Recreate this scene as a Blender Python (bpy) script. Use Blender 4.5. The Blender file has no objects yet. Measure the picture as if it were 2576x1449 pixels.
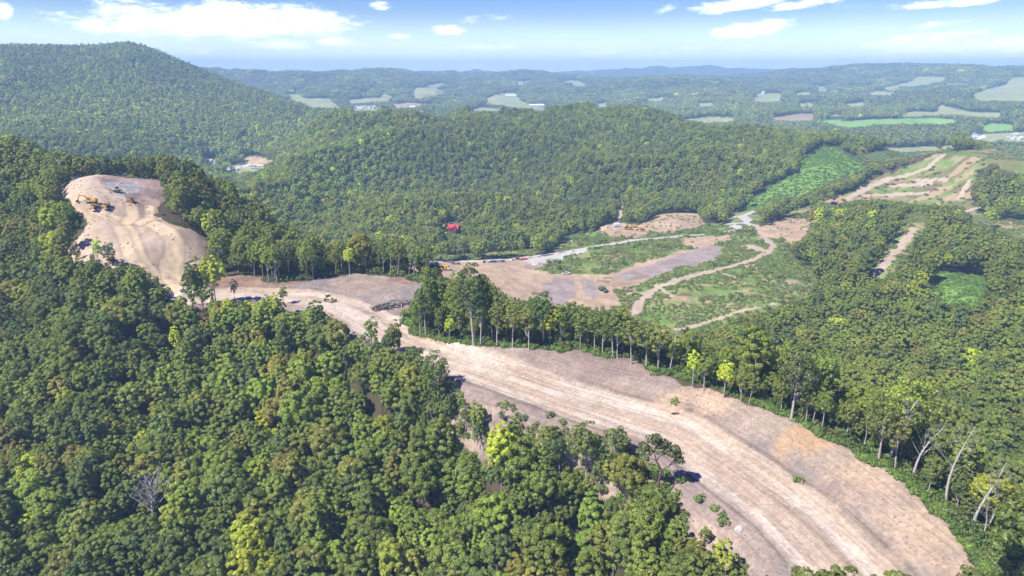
import bpy, bmesh, math, random
import numpy as np
from mathutils import Vector, Matrix
random.seed(7)
rng = np.random.default_rng(7)
scene = bpy.context.scene
C = scene.collection
PI = math.pi
rad = math.radians

# ------------------------------------------------------------------ camera
W0, H0, F0 = 2576.0, 1449.0, 1718.0      # frame units used for all layout measurements
CAMZ, PITCH = 150.0, rad(17.5)
HAZE, HAZECOL = 0.00019, (.43,.71,1.0,1)
cam_d = bpy.data.cameras.new('camera'); cam = bpy.data.objects.new('camera', cam_d); C.objects.link(cam)
cam.location = (0, 0, CAMZ); cam.rotation_euler = (PI/2 - PITCH, 0, 0)
cam_d.sensor_width = 36; cam_d.lens = 36*F0/W0
cam_d.clip_start = 1; cam_d.clip_end = 60000
scene.camera = cam
scene.render.resolution_x = 1024; scene.render.resolution_y = 576
scene.view_settings.view_transform = 'Standard'; scene.view_settings.look = 'None'
scene.view_settings.exposure = EXPOSURE = 1.05
scene.view_settings.gamma = 1

# ------------------------------------------------------------------ node helpers
class NT:
    def __init__(s, tree): s.t = tree; tree.nodes.clear()
    def n(s, kind, ins=None, **props):
        nd = s.t.nodes.new(kind)
        for k, v in props.items(): setattr(nd, k, v)
        for k, v in (ins or {}).items():
            if isinstance(v, bpy.types.NodeSocket): s.t.links.new(v, nd.inputs[k])
            else: nd.inputs[k].default_value = v
        return nd
    def m(s, op, a, b=None, c=None, clamp=False):
        nd = s.n('ShaderNodeMath', operation=op); nd.use_clamp = clamp
        for i, v in enumerate((a, b, c)):
            if v is None: continue
            if isinstance(v, bpy.types.NodeSocket): s.t.links.new(v, nd.inputs[i])
            else: nd.inputs[i].default_value = v
        return nd.outputs[0]
    def v(s, op, a, b=None, sc=None):
        nd = s.n('ShaderNodeVectorMath', operation=op)
        for i, v in enumerate((a, b)):
            if v is None: continue
            if isinstance(v, bpy.types.NodeSocket): s.t.links.new(v, nd.inputs[i])
            else: nd.inputs[i].default_value = v
        if sc is not None:
            if isinstance(sc, bpy.types.NodeSocket): s.t.links.new(sc, nd.inputs['Scale'])
            else: nd.inputs['Scale'].default_value = sc
        return nd.outputs[0]
    def mix(s, f, a, b, mode='MIX'):
        nd = s.n('ShaderNodeMix', data_type='RGBA', blend_type=mode)
        for k, v in ((0, f), (6, a), (7, b)):
            if isinstance(v, bpy.types.NodeSocket): s.t.links.new(v, nd.inputs[k])
            else: nd.inputs[k].default_value = (*v, 1) if isinstance(v, tuple) and len(v) == 3 else v
        return nd.outputs[2]
    def sm(s, x, a, b, inv=False):
        nd = s.n('ShaderNodeMapRange', {0: x, 1: a, 2: b, 3: 1.0 if inv else 0.0, 4: 0.0 if inv else 1.0}, interpolation_type='SMOOTHSTEP')
        return nd.outputs[0]
    def noise(s, vec, scale, detail=3, rough=.55, out=0):
        return s.n('ShaderNodeTexNoise', {'Vector': vec, 'Scale': scale, 'Detail': detail, 'Roughness': rough}).outputs[out]
    def link(s, a, b): s.t.links.new(a, b)

# ------------------------------------------------------------------ frame <-> world
cp, sp = math.cos(PITCH), math.sin(PITCH)
def ray(x, y):
    u = (np.asarray(x, float) - W0/2)/F0; v = -(np.asarray(y, float) - H0/2)/F0
    dx = u; dy = cp + v*sp; dz = -sp + v*cp
    h = np.hypot(dx, dy)
    return np.arctan2(dx, dy), dz/h           # azimuth (from +Y towards +X), slope
def project(x, y, z):
    zz = z - CAMZ
    depth = y*cp - zz*sp; up = y*sp + zz*cp
    depth = np.where(depth < 1e-3, 1e-3, depth)
    return W0/2 + F0*x/depth, H0/2 - F0*up/depth, depth

# ------------------------------------------------------------------ sun and sky
SUN_AZ, SUN_EL = rad(-120), rad(52)         # azimuth from the viewing direction (+Y), negative = left
sd = Vector((math.sin(SUN_AZ)*math.cos(SUN_EL), math.cos(SUN_AZ)*math.cos(SUN_EL), math.sin(SUN_EL)))
sun_l = bpy.data.lights.new('sun', 'SUN'); sun_l.energy = 4.3; sun_l.angle = rad(.5); sun_l.color = (1, .95, .87)
sun = bpy.data.objects.new('sun', sun_l); C.objects.link(sun); sun.rotation_euler = sd.to_track_quat('Z', 'Y').to_euler()
sun.location = (-200, 0, 500)
world = bpy.data.worlds.new('World'); scene.world = world; world.use_nodes = True
w = NT(world.node_tree)
sky = w.n('ShaderNodeTexSky', sky_type='NISHITA', sun_disc=False, sun_elevation=SUN_EL, sun_rotation=SUN_AZ, altitude=400, air_density=1.0, dust_density=.6, ozone_density=2.0)
dirv = w.n('ShaderNodeTexCoord').outputs['Generated']
sep = w.n('ShaderNodeSeparateXYZ', {0: dirv})
az = w.m('MULTIPLY', w.m('ARCTAN2', sep.outputs[0], sep.outputs[1]), 57.29578)
el = w.m('MULTIPLY', w.m('ARCSINE', sep.outputs[2]), 57.29578)
ae = w.n('ShaderNodeCombineXYZ', {0: az, 1: w.m('MULTIPLY', el, 3.0), 2: 0.0}).outputs[0]
nz = w.noise(ae, .30, 9, .66); nz2 = w.noise(ae, 1.1, 7, .66)
wob = w.m('MULTIPLY', w.m('SUBTRACT', nz, .5), 3.6); wob2 = w.m('MULTIPLY', w.m('SUBTRACT', nz2, .5), 1.6)
wobs = w.m('ADD', wob, wob2)
CL = [  # centre x, y, half width, half height in frame units, density, tilt
 (560,62,330,50,1.25,0),(720,45,130,34,1.1,0),(300,66,110,24,1.0,0),(700,112,90,18,.8,0),(850,108,65,15,.95,0),(470,132,70,10,.45,0),
 (958,16,32,13,1.0,0),(1125,78,50,14,1.0,0),(1005,92,32,9,.95,0),(1200,122,95,12,.85,0),(1190,52,36,12,.5,0),(1250,45,40,12,.35,0),
 (1890,76,100,24,1.3,.12),(1850,14,110,22,1.1,.1),(2010,14,80,14,1.0,.12),(2330,98,140,16,1.0,.12),(2370,62,65,11,.8,.1),(2400,8,120,12,.9,.05),(2550,118,90,26,1.0,.1),
 (1490,140,45,11,.8,0),(1680,22,28,9,.5,.3),(2150,16,70,10,.3,0),(8,32,18,22,.9,0),(1800,148,460,30,.62,.02),(1350,165,560,26,.5,.04),(2350,145,460,40,.85,.05),
 (2200,120,300,12,.35,.1),(1060,150,220,10,.3,.1)]
tot = None
for (cx, cy, hw, hh, den, tilt) in CL:
    a0, s0 = ray(cx, cy); a0 = math.degrees(a0); e0 = math.degrees(math.atan(s0))
    rx = math.degrees(hw/F0); ry = math.degrees(hh/F0)
    X = w.m('DIVIDE', w.m('SUBTRACT', az, a0), rx)
    Y = w.m('DIVIDE', w.m('SUBTRACT', w.m('SUBTRACT', el, e0), w.m('MULTIPLY', w.m('SUBTRACT', az, a0), tilt)), ry)
    Yb = w.m('MULTIPLY', w.m('MINIMUM', Y, 0.0), .45)   # flatter bases
    Y = w.m('ADD', Y, Yb)
    r2 = w.m('ADD', w.m('MULTIPLY', X, X), w.m('MULTIPLY', Y, Y))
    k = w.m('SUBTRACT', den, w.m('MULTIPLY', r2, den))
    k = w.m('ADD', k, w.m('MULTIPLY', wobs, 1.0))
    k = w.m('MULTIPLY', k, w.sm(r2, 1.0, 2.6, True))
    k = w.sm(k, -.05, 1.25)
    k = w.m('MULTIPLY', k, min(1, den))
    tot = k if tot is None else w.m('MAXIMUM', tot, k)
# thin veil near the horizon
veil = w.m('MULTIPLY', w.sm(el, 0.6, 4.6, True), w.m('ADD', .6, w.m('MULTIPLY', w.noise(ae, .13, 3, .5), .55)))
hsv = w.n('ShaderNodeHueSaturation', {'Hue': .548, 'Saturation': 1.85, 'Value': .70, 'Color': sky.outputs[0]}).outputs[0]
SKYCOL = hsv
cloudshade = w.mix(w.sm(w.m('ADD', w.m('MULTIPLY', el, .10), wob), -.6, 1.2), (7.6, 8.0, 8.8), (9.8, 9.8, 10.0))
c1 = w.mix(w.m('MULTIPLY', veil, .80), SKYCOL, (8.6, 9.3, 10.4))
c2 = w.mix(tot, c1, cloudshade)
bg = w.n('ShaderNodeBackground', {0: c2, 1: .105})
w.link(bg.outputs[0], w.n('ShaderNodeOutputWorld').inputs[0])

# ------------------------------------------------------------------ numpy noise
def _h(ix, iy, s):
    n = (ix*374761393 + iy*668265263 + s*2147483647 + 12345) & 0xffffffff
    n = ((n ^ (n >> 13))*1274126177) & 0xffffffff
    return ((n ^ (n >> 16)) & 0xffffff)/float(0xffffff)
def vnoise(x, y, s=0):
    ix = np.floor(x).astype(np.int64); iy = np.floor(y).astype(np.int64)
    fx = x-ix; fy = y-iy; fx = fx*fx*(3-2*fx); fy = fy*fy*(3-2*fy)
    a = _h(ix, iy, s); b = _h(ix+1, iy, s); c = _h(ix, iy+1, s); d = _h(ix+1, iy+1, s)
    return a+(b-a)*fx+(c-a)*fy+(a-b-c+d)*fx*fy
def fbm(x, y, o=4, s=0, g=.5):
    t = 0; a = 1; n = 0
    for i in range(o): t = t+a*vnoise(x*2**i+i*17.3, y*2**i-i*9.1, s+i); n += a; a *= g
    return t/n
def ss(x, a, b):
    t = np.clip((x-a)/(b-a), 0, 1); return t*t*(3-2*t)

# ------------------------------------------------------------------ terrain from survey points
TH = 13.0   # mean canopy height used to bring wooded survey points to the ground
S = []      # azimuth, ln distance, z
def gd(x, y, d):  a, s = ray(x, y); S.append((float(a), math.log(d), CAMZ + d*float(s)))
def gc(x, y, d):  a, s = ray(x, y); S.append((float(a), math.log(d), CAMZ + d*float(s) - TH))
def gz(x, y, z):  a, s = ray(x, y); d = (z-CAMZ)/float(s); S.append((float(a), math.log(d), z))
def gh(x, y, d, z): a, s = ray(x, y); S.append((float(a), math.log(d), z))
# haul road plateau
for p in [(2350,1449,60),(2100,1400,60),(1900,1300,60.5),(2100,1250,61),(1750,1200,61),(1500,1050,61.5),(1700,1050,61.5),(1300,960,62),(1100,880,62),(1000,830,62),(900,780,62),(780,740,62),(620,735,62),(500,750,62),
          (1900,1150,61),(2250,1300,61),(900,700,63.5),(1000,710,63.5),(1050,740,62),(800,710,63.5),(2050,1180,61),
          (1030,838,62.5),
          (1200,1010,58),(1300,1060,55),(1450,1110,57),(1250,1000,61),(1650,1230,52),(1800,1300,56),(1850,1400,54),(1600,1130,60)]: gz(*p)
BERMZ = [(520,694,61.8),(600,696,62.5),(700,706,63),(780,706,63.5),(840,694,63.5),(900,687,63.5),(960,690,63.5),(1030,702,63.5),(1068,712,63.3),(1088,745,62.5),(1050,770,62.3),(1030,790,62),(1012,815,62),(1030,837,62.3),(1080,851,62.8),(1150,863,63.6),(1230,869,64.4),(1310,873,65),(1400,881,65.5),(1480,890,66),(1550,904,66.4),(1620,921,66.8),(1700,946,67.2),(1780,967,67.5),(1880,1012,67.8),(1960,1042,68),(2050,1092,68),(2160,1148,68),(2240,1187,67.8),(2300,1238,67.5),(2370,1312,67),(2440,1400,66.5),(2500,1470,66),(2560,1560,65)]
gh(1288,1449,60,30); gh(300,1449,60,10); gh(2300,1449,60,35); gh(1288,1449,25,30); gh(-600,1449,60,10); gh(3200,1449,60,10); gh(3200,1449,130,-5); gh(3200,1000,250,-15)
# ravine right of the berm
for p in [(2600,1449,175,38),(2500,1300,205,25),(2350,1150,230,18),(2200,1080,240,20),(2000,1000,255,22),(1850,960,265,22),(1700,900,275,24),(1550,860,275,30),(1400,830,275,32),(1250,800,280,34),(2750,1300,215,10)]: gh(*p)
# left wooded slope
for p in [(0,1449,195),(300,1440,180),(600,1440,165),(900,1440,152),(1200,1440,142),(1500,1420,140),(0,1250,235),(300,1250,215),(600,1230,195),(900,1250,175),(1200,1250,165),(1450,1280,158),
          (0,1000,300),(300,1000,270),(600,1000,240),(850,1000,218),(1000,1080,195),(1150,1150,180),(0,850,335),(250,850,280),(500,860,268),(750,860,245),(900,930,225),(0,700,390),(120,680,370),(300,740,300),(450,790,285),(620,790,270),(760,800,262)]: gc(*p)
for p in [(-300,1449,215),(-300,1000,330),(-300,700,420)]: gc(*p)
# hilltop site
for p in [(250,434,455),(360,450,440),(410,462,425),(200,440,440),(160,460,415),(220,500,385),(300,500,395),(390,500,400),(250,530,382),(350,540,382),(300,580,362),(400,580,362),(490,600,345),(330,640,345),(430,640,342),(510,640,335),(400,690,320),(450,725,305),(230,600,360),(180,630,352),(250,655,345)]: gd(*p)
for p in [(0,338,560),(80,360,540),(150,400,500),(60,450,470),(100,520,430),(40,600,410),(100,640,385),(-200,330,620),(-200,500,480)]: gc(*p)
gh(250,434,520,75); gh(250,434,640,45); gh(0,340,700,55); gh(0,340,950,0); gh(-200,340,800,40); gh(300,434,900,0)
for p in [(430,400,475),(480,430,440),(600,480,450),(560,560,390),(700,580,400),(640,620,340),(800,620,380),(760,660,330)]: gc(*p)
gh(600,700,303,60); gh(700,705,303,62); gh(560,480,700,0); gh(800,600,480,12); gh(430,400,620,30)
for p in [(900,690,315,58),(1000,690,325,50),(1060,700,320,48),(950,690,370,25),(860,690,330,50),(1100,720,310,42)]: gh(*p)
# valley site
for p in [(1000,662,480),(1100,662,480),(1250,660,478),(1350,655,490),(950,680,450),(1250,690,440),(1300,720,420),(1400,690,450),(1450,750,405),(1520,700,450),(1600,690,465),(1700,655,505),(1800,630,545),(1550,740,415),(1390,745,410),
          (1500,620,530),(1600,603,565),(1700,595,590),(1800,587,615),(1850,578,650),(1880,550,720),(1900,535,750),(1500,650,495),(1600,640,520),(1700,620,550),(1850,610,580),
          (1600,775,395),(1700,705,435),(1830,672,480),(1930,635,530),(1905,580,620),(1700,780,390),(1850,730,430),(1980,680,480),(2030,720,450),(1750,830,370),(1900,780,400),(1640,838,365),(1560,573,640),(1620,580,630)]: gd(*p)
# right-hand woods
for p in [(2575,1050,290),(2400,1000,310),(2200,950,330),(2000,880,350),(1850,870,345),(1700,860,320),(2575,850,370),(2350,850,380),(2150,820,390),(2050,780,410),(2575,720,440),(2200,730,440),(2500,640,510),(2150,640,510),(2050,600,560),(2300,600,540),(2250,530,620),(2400,530,630),(2150,520,660),(2575,640,560),(2750,1000,300),(2750,700,450)]: gc(*p)
for p in [(2420,720,425),(2240,645,480),(2205,682,450),(2290,580,550),(2320,535,610)]: gd(*p)
# right meadow hill
for p in [(2150,495,800),(2250,450,880),(2350,400,980),(2575,372,1020),(2450,380,1010),(2400,470,820),(2500,560,690),(2575,560,690),(2300,490,790),(2500,450,850),(2450,520,740),(2010,540,760),(2750,370,1050),(2750,560,700)]: gd(*p)
gh(2300,400,1150,5); gh(2575,372,1250,0); gh(2575,372,1500,-35); gh(2350,395,1350,-20)
for p in [(2480,500,710)]: gc(*p)
# valley and slope with vines
for p in [(1900,510,800),(1950,480,850),(2030,450,890),(2060,400,950),(2110,385,1000),(2150,415,940),(2200,395,1300),(2250,405,1150),(2300,378,1600)]: gd(*p)
# middle hills
for p in [(850,640,560),(1000,630,560),(1150,640,545),(1300,630,550),(1400,600,600),(1000,560,660),(1150,560,665),(1300,540,710),(1450,540,720),(1600,540,720),(700,560,700),(800,500,800),(950,480,830),(1100,480,830),(1250,460,870),(1400,460,880),(1550,460,860),(1700,480,800),(1800,500,780),(1700,520,710),(1800,560,690),
          (650,460,900),(750,400,1050),(900,400,1030),(1050,400,1020),(1200,380,1080),(1350,380,1080),(1500,370,1080),(1650,380,1030),(1800,400,950),(1950,400,930),(1950,450,870),(1850,460,850),
          (720,350,1180),(800,312,1270),(900,286,1330),(970,305,1270),(1050,302,1280),(1130,300,1280),(1200,290,1330),(1270,305,1280),(1350,292,1330),(1450,285,1380),(1550,286,1380),(1640,292,1330),(1720,315,1230),(1800,330,1150),(1880,338,1080),(1960,325,1060),(2030,335,1020),(2080,355,1000)]: gc(*p)
for p in [(700,350,1450,-15),(800,312,1550,0),(900,286,1700,0),(1050,300,1600,0),(1200,290,1750,0),(1350,290,1800,0),(1500,285,1850,0),(1650,290,1800,-20),(1800,330,1500,-30),(1950,325,1450,-35),(2060,345,1350,-35),(1100,300,2000,0)]: gh(*p)
gc(1060,268,2150); gc(980,278,2000); gc(1130,280,2050); gh(1060,268,2500,-10)
# settlement in the left valley
for p in [(600,422,1420),(640,405,1520),(540,408,1500),(700,380,1500),(500,420,1300)]: gd(*p)
gh(350,420,1000,-15); gh(150,420,1050,-10); gh(450,420,1000,-10); gh(-200,420,1200,0); gh(600,440,1150,-20)
# mountain
for p in [(0,330,1500),(150,340,1450),(300,360,1400),(450,370,1450),(0,230,1950),(150,230,1950),(300,230,1900),(450,260,1850),(600,320,1650),(700,330,1650),(550,250,2000),(650,280,1900),
          (0,111,2550),(100,113,2550),(180,115,2600),(260,113,2550),(320,99,2500),(370,111,2480),(430,140,2450),(500,170,2400),(560,192,2350),(640,222,2250),(720,252,2100),(800,275,1950),(860,285,1800),(150,170,2250),(300,165,2200),(420,200,2150),(750,300,1800),(-300,111,2600),(-300,230,2000),(-300,330,1600)]: gc(*p)
for p in [(0,111,3300,120),(320,104,3300,120),(500,170,3200,30),(700,240,3000,-20),(860,285,2400,-30),(-300,111,3500,120)]: gh(*p)
# far country
for p in [(750,240,3600),(830,262,3000),(950,245,3500),(1080,225,4000),(1080,245,3500),(1280,240,3600),(1340,272,2900),(1210,278,2700),(1450,212,4500),(1450,260,3200),(1600,250,3300),(1700,260,3000),(1930,247,3300),(1780,302,2300),(1990,295,2350),(2250,308,2250),(2400,285,2600),(2200,235,3600),(2330,200,4300),(2530,230,3500),(2070,222,3900),(2500,325,2100),(2450,345,1950),(2150,350,1900),(2300,340,1950),(2575,350,1900),(1850,320,2100),(2650,230,3600),(2750,320,2100)]: gd(*p)
for p in [(560,182,5200),(700,183,5200),(850,188,5200),(900,182,4700),(1000,180,4700),(1060,194,5200),(1130,190,5200),(1300,190,5400),(1500,193,5600),(1600,184,4700),(1700,180,4700),(1800,184,4900),(1900,188,5200),(2100,186,5200),(2250,184,4900),(2400,175,4700),(2500,182,4700),(2600,184,4900),(300,184,5500),(0,184,5500),(-300,184,5500),(2850,184,5200)]: gc(*p)
for x in range(-300, 2901, 400): gh(x,184,6800,70); gh(x,184,14000,120); gh(x,184,8200,110)
for x in (1640,1730,1820,1900): gd(x, 174 if x < 1880 else 179, 9800)
for x in (2050,2200,2350,2500): gd(x, 181, 9800)
for x in (1100,1250,1330): gd(x,188,9000)
S = np.array(S)
KA = 3.2
def tps_fit(P, z, lam=2e-4):
    n = len(P); d = np.hypot(P[:,None,0]-P[None,:,0], P[:,None,1]-P[None,:,1]); K = d   # biharmonic-ish (linear) kernel blend
    A = np.zeros((n+1, n+1)); A[:n,:n] = d - 4e-3*np.eye(n); A[:n,n] = 1; A[n,:n] = 1
    return np.linalg.solve(A, np.append(z, 0))
P = np.stack([S[:,0]*KA, S[:,1]], 1)
wts = tps_fit(P, S[:,2])
NA, ND = 900, 1180
az_v = np.concatenate([np.linspace(rad(-62), rad(-41), 40, endpoint=False), np.linspace(rad(-41), rad(41), NA-80), np.linspace(rad(41), rad(62), 41)[1:]])
NA = len(az_v)
L0, L1 = math.log(30), math.log(10600)
ld_v = np.concatenate([np.linspace(L0, math.log(120), 50, endpoint=False), np.linspace(math.log(120), math.log(900), 720, endpoint=False), np.linspace(math.log(900), L1, ND-770)])
ca = np.linspace(az_v[0], az_v[-1], 360); cl = np.linspace(L0, L1, 460)
def tps_eval(a, l):
    out = np.zeros(a.size); af = a.ravel()*KA; lf = l.ravel()
    for i in range(0, af.size, 20000):
        d2 = (af[i:i+20000,None]-P[None,:,0])**2 + (lf[i:i+20000,None]-P[None,:,1])**2
        out[i:i+20000] = np.sqrt(d2) @ wts[:len(P)] + wts[-1]
    return out.reshape(a.shape)
CA, CLd = np.meshgrid(ca, cl, indexing='ij')
coarse = tps_eval(CA, CLd)
def blur(g, n, ax):
    k = np.array([.25,.5,.25])
    for _ in range(n):
        p = np.concatenate([np.take(g,[0],ax), g, np.take(g,[-1],ax)], ax)
        L = g.shape[ax]; g = .25*np.take(p, range(0,L), ax)+.5*np.take(p, range(1,L+1), ax)+.25*np.take(p, range(2,L+2), ax)
    return g
coarse = blur(blur(coarse, 10, 0), 3, 1)
def bil(grid, ax, lx, a, l):
    i = np.clip(np.searchsorted(ax, a)-1, 0, len(ax)-2); j = np.clip(np.searchsorted(lx, l)-1, 0, len(lx)-2)
    fa = np.clip((a-ax[i])/(ax[i+1]-ax[i]), 0, 1); fl = np.clip((l-lx[j])/(lx[j+1]-lx[j]), 0, 1)
    return grid[i,j]*(1-fa)*(1-fl)+grid[i+1,j]*fa*(1-fl)+grid[i,j+1]*(1-fa)*fl+grid[i+1,j+1]*fa*fl
AZ, LD = np.meshgrid(az_v, ld_v, indexing='ij')
D = np.exp(LD); GX = D*np.sin(AZ); GY = D*np.cos(AZ)
GZ = bil(coarse, ca, cl, AZ, LD)
def seg_dist(X, Y, line):
    best = np.full(X.shape, 1e9); along = np.zeros(X.shape); side = np.zeros(X.shape); s0 = 0
    for a, b in zip(line[:-1], line[1:]):
        dx, dy = b.x-a.x, b.y-a.y; L = math.hypot(dx, dy)
        if L < 1e-6: continue
        t = np.clip(((X-a.x)*dx+(Y-a.y)*dy)/L/L, 0, 1)
        ex = X-a.x-t*dx; ey = Y-a.y-t*dy; dd = np.hypot(ex, ey); m = dd < best
        best = np.where(m, dd, best); along = np.where(m, s0+t*L, along); side = np.where(m, np.sign(dx*ey-dy*ex), side)
        s0 += L
    return best, along, side*best
def in_poly(px, py, poly):
    p = np.array(poly, float); r = np.zeros(px.shape, bool)
    x0, y0 = p.min(0); x1, y1 = p.max(0)
    m = (px >= x0) & (px <= x1) & (py >= y0) & (py <= y1)
    if not m.any(): return r
    qx, qy = px[m], py[m]; c = np.zeros(qx.shape, bool)
    for i in range(len(p)):
        ax_, ay_ = p[i]; bx_, by_ = p[(i+1) % len(p)]
        if ay_ == by_: continue
        t = ((ay_ > qy) != (by_ > qy)) & (qx < (bx_-ax_)*(qy-ay_)/(by_-ay_)+ax_)
        c ^= t
    r[m] = c; return r
def on_level(x, y, z):
    a, sl = ray(x, y); d = (z-CAMZ)/float(sl); return Vector((d*math.sin(a), d*math.cos(a), z))
LANE_PX = [(2250,1600),(2150,1449),(2005,1300),(1870,1200),(1700,1085),(1430,1000),(1150,905),(1010,850),(925,800),(860,768),(780,748),(680,742),(560,740),(455,748)]
lane = []
for (xa, ya), (xb, yb) in zip(LANE_PX[:-1], LANE_PX[1:]):
    for k in range(6): lane.append(on_level(xa+(xb-xa)*k/6, ya+(yb-ya)*k/6, 61.5))
lane.append(on_level(*LANE_PX[-1], 61.5))
_b = (D < 420)
_dd, _al, _sd = seg_dist(GX[_b], GY[_b], lane)
bermw = [on_level(*q) for q in BERMZ]
_bd, _ba, _ = seg_dist(GX[_b], GY[_b], bermw)
_cum = np.concatenate([[0], np.cumsum([math.hypot(b.x-a.x, b.y-a.y) for a, b in zip(bermw[:-1], bermw[1:])])])
_zb = np.interp(_ba, _cum, [q.z for q in bermw])
_pl = [(p.x, p.y) for p in lane]+[(p.x, p.y) for p in bermw]
_in = in_poly(GX[_b], GY[_b], _pl); _ref = on_level(1400,1060,61.5); _sg = np.sign(seg_dist(np.array([_ref.x]), np.array([_ref.y]), lane)[2][0]); _left = ~_in & (_sd*_sg > 0)
_n = np.maximum(_dd-4, 0); _t = _n/(_n+_bd+.05); _g = GZ[_b]
_zin = 61.3+(_zb-61.3)*(_t*_t*(3-2*_t)*.6+_t*.4)
_wo = 1-ss(_bd, 5, 34); _zout = _g*(1-_wo)+(_zb-.10*_bd)*_wo
_wl = 1-ss(_dd, 9, 27); _zl = _g*(1-_wl)+(61.3-.03*_dd)*_wl
_side = _sd > 0
_wb = ss(_dd, 30, 60)*1.0
GZ[_b] = np.where(_in, _zin, np.where(_left, _zl, _zout))
# folded relief of the wooded hills
ampl = ss(D, 560, 900)*62*(1-.85*ss(D,1280,1650)) + ss(D, 1300, 2300)*14 + ss(D, 2800, 4200)*14
rel = 1-2*np.abs(fbm(GX/330+3.1+GY/800, GY/420+1.7-GX/1500, 3, 11)-.5)*2.0
rel2 = fbm(GX/700, GY/700, 3, 5)-.5
ampl = ampl*(1-.85*np.exp(-((D-2520)/260)**2)*(AZ < rad(-12)))
GZ = GZ + ampl*((rel-.72)*.9) + rel2*ampl*.8
GZ = GZ + (fbm(GX/1300+4, GY/1100, 4, 15)-.5)*ss(D, 3600, 4800)*190 + (fbm(GX/420+4, GY/420, 3, 16)-.5)*ss(D, 3800, 5200)*34
GZ = GZ + (fbm(GX/22, GY/22, 3, 3)-.5)*1.2*ss(D, 330, 450) + (fbm(GX/6, GY/6, 3, 8)-.5)*(.5+.9*ss(D,260,330)*(1-ss(D,460,520)))
def Hz(a, l): return bil(GZ, az_v, ld_v, a, l)
def Hxy(x, y): return Hz(np.arctan2(x, y), np.log(np.hypot(x, y)+1e-9))
_lm = np.linspace(math.log(60), L1, 6000); _dm = np.exp(_lm)
def hit(x, y, dmin=60.0):
    a, s = ray(x, y); a = float(a); s = float(s)
    hz = Hz(np.full(_lm.shape, a), _lm); rz = CAMZ + _dm*s
    ok = np.nonzero((hz >= rz) & (_dm >= dmin))[0]
    k = ok[0] if len(ok) else len(_lm)-1
    d = _dm[k]
    return Vector((d*math.sin(a), d*math.cos(a), float(hz[k])))
PX, PY, PD = project(GX, GY, GZ)

# irregular natural edges: jitter looked-up position with ground noise
jx = (fbm(GX/7, GY/7, 3, 21)-.5); jy = (fbm(GX/7+50, GY/7, 3, 22)-.5)
JW = 5.0*np.clip(F0/np.maximum(PD, 50), 0, 9)
QX = PX + jx*JW*1.6; QY = PY + jy*JW*.9
# classes
FOREST, HAUL, HILL, PAD, GRASS, GRAVEL, TRACK, VINE, FIELD, SCARP = range(10)
cls = np.zeros(GX.shape, np.int8)
def region(c, poly, d0, d1, sub=None):
    m = in_poly(QX, QY, poly) & (D >= d0) & (D <= d1); cls[m] = c; return m
G_MEADOW = region(GRASS, [(1960,540),(2060,512),(2120,490),(2190,452),(2280,420),(2350,388),(2450,376),(2575,366),(2900,360),(2900,640),(2600,620),(2500,575),(2440,560),(2430,520),(2330,515),(2250,508),(2170,502),(2060,520),(2000,545)], 660, 1200)
G_MEADOW2 = region(GRASS, [(2120,400),(2200,380),(2300,368),(2400,376),(2350,392),(2250,420),(2170,432)], 960, 1900)
region(FOREST, [(2440,480),(2460,430),(2500,410),(2530,430),(2600,440),(2600,555),(2500,555),(2450,530)], 600, 1000)
G_SLOPE = region(GRASS, [(1335,690),(1400,640),(1500,622),(1600,606),(1700,597),(1800,589),(1900,583),(1960,600),(2000,650),(2050,680),(2055,730),(2010,760),(1900,790),(1850,812),(1750,855),(1640,850),(1590,815),(1530,765),(1500,740)], 330, 680)
region(GRASS, [(1375,640),(1420,600),(1500,580),(1560,562),(1640,566),(1700,560),(1780,560),(1850,572),(1850,585),(1700,598),(1600,606),(1500,622)], 480, 760)
region(GRASS, [(1350,640),(1200,650),(1000,655),(900,660),(900,650),(1050,643),(1200,638),(1340,625)], 480, 620)
region(GRASS, [(1832,540),(1900,528),(1915,545),(1910,572),(1850,578),(1825,572)], 600, 900)
VINE1 = region(VINE, [(1860,525),(1900,495),(1950,465),(2000,440),(2010,400),(2060,370),(2110,372),(2150,405),(2175,425),(2100,455),(2030,482),(1960,505),(1920,522),(1880,535)], 700, 1100)
VINE2 = region(VINE, [(2340,690),(2470,690),(2490,730),(2450,768),(2380,765),(2330,720)], 380, 520)
region(SCARP, [(1600,572),(1640,548),(1680,522),(1705,505),(1740,525),(1775,565),(1720,580),(1660,587)], 560, 800)
region(SCARP, [(1505,573),(1530,563),(1640,568),(1650,583),(1590,600),(1530,598)], 540, 760)
region(SCARP, [(1905,600),(1920,568),(1960,552),(2000,535),(2060,522),(2110,518),(2080,540),(2040,565),(2020,600),(1985,615),(1960,600)], 520, 760)
region(SCARP, [(1710,600),(1850,590),(1830,605),(1760,625),(1720,618)], 520, 680)
PADM = region(PAD, [(860,695),(880,668),(1000,659),(1100,657),(1200,657),(1340,646),(1400,634),(1395,652),(1345,682),(1440,690),(1540,688),(1600,665),(1700,635),(1790,617),(1822,620),(1805,640),(1790,660),(1700,675),(1640,700),(1600,720),(1535,728),(1560,775),(1490,790),(1400,785),(1350,760),(1290,760),(1240,730),(1200,700),(1060,705),(950,705)], 380, 640)
region(HILL, [(145,455),(190,436),(250,428),(310,430),(360,448),(412,456),(415,500),(392,545),(430,562),(480,578),(528,600),(522,650),(475,680),(465,712),(480,755),(440,762),(395,735),(365,700),(330,690),(290,685),(240,680),(200,670),(150,645),(190,600),(222,570),(200,540),(165,510),(150,490)], 255, 470)
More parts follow.
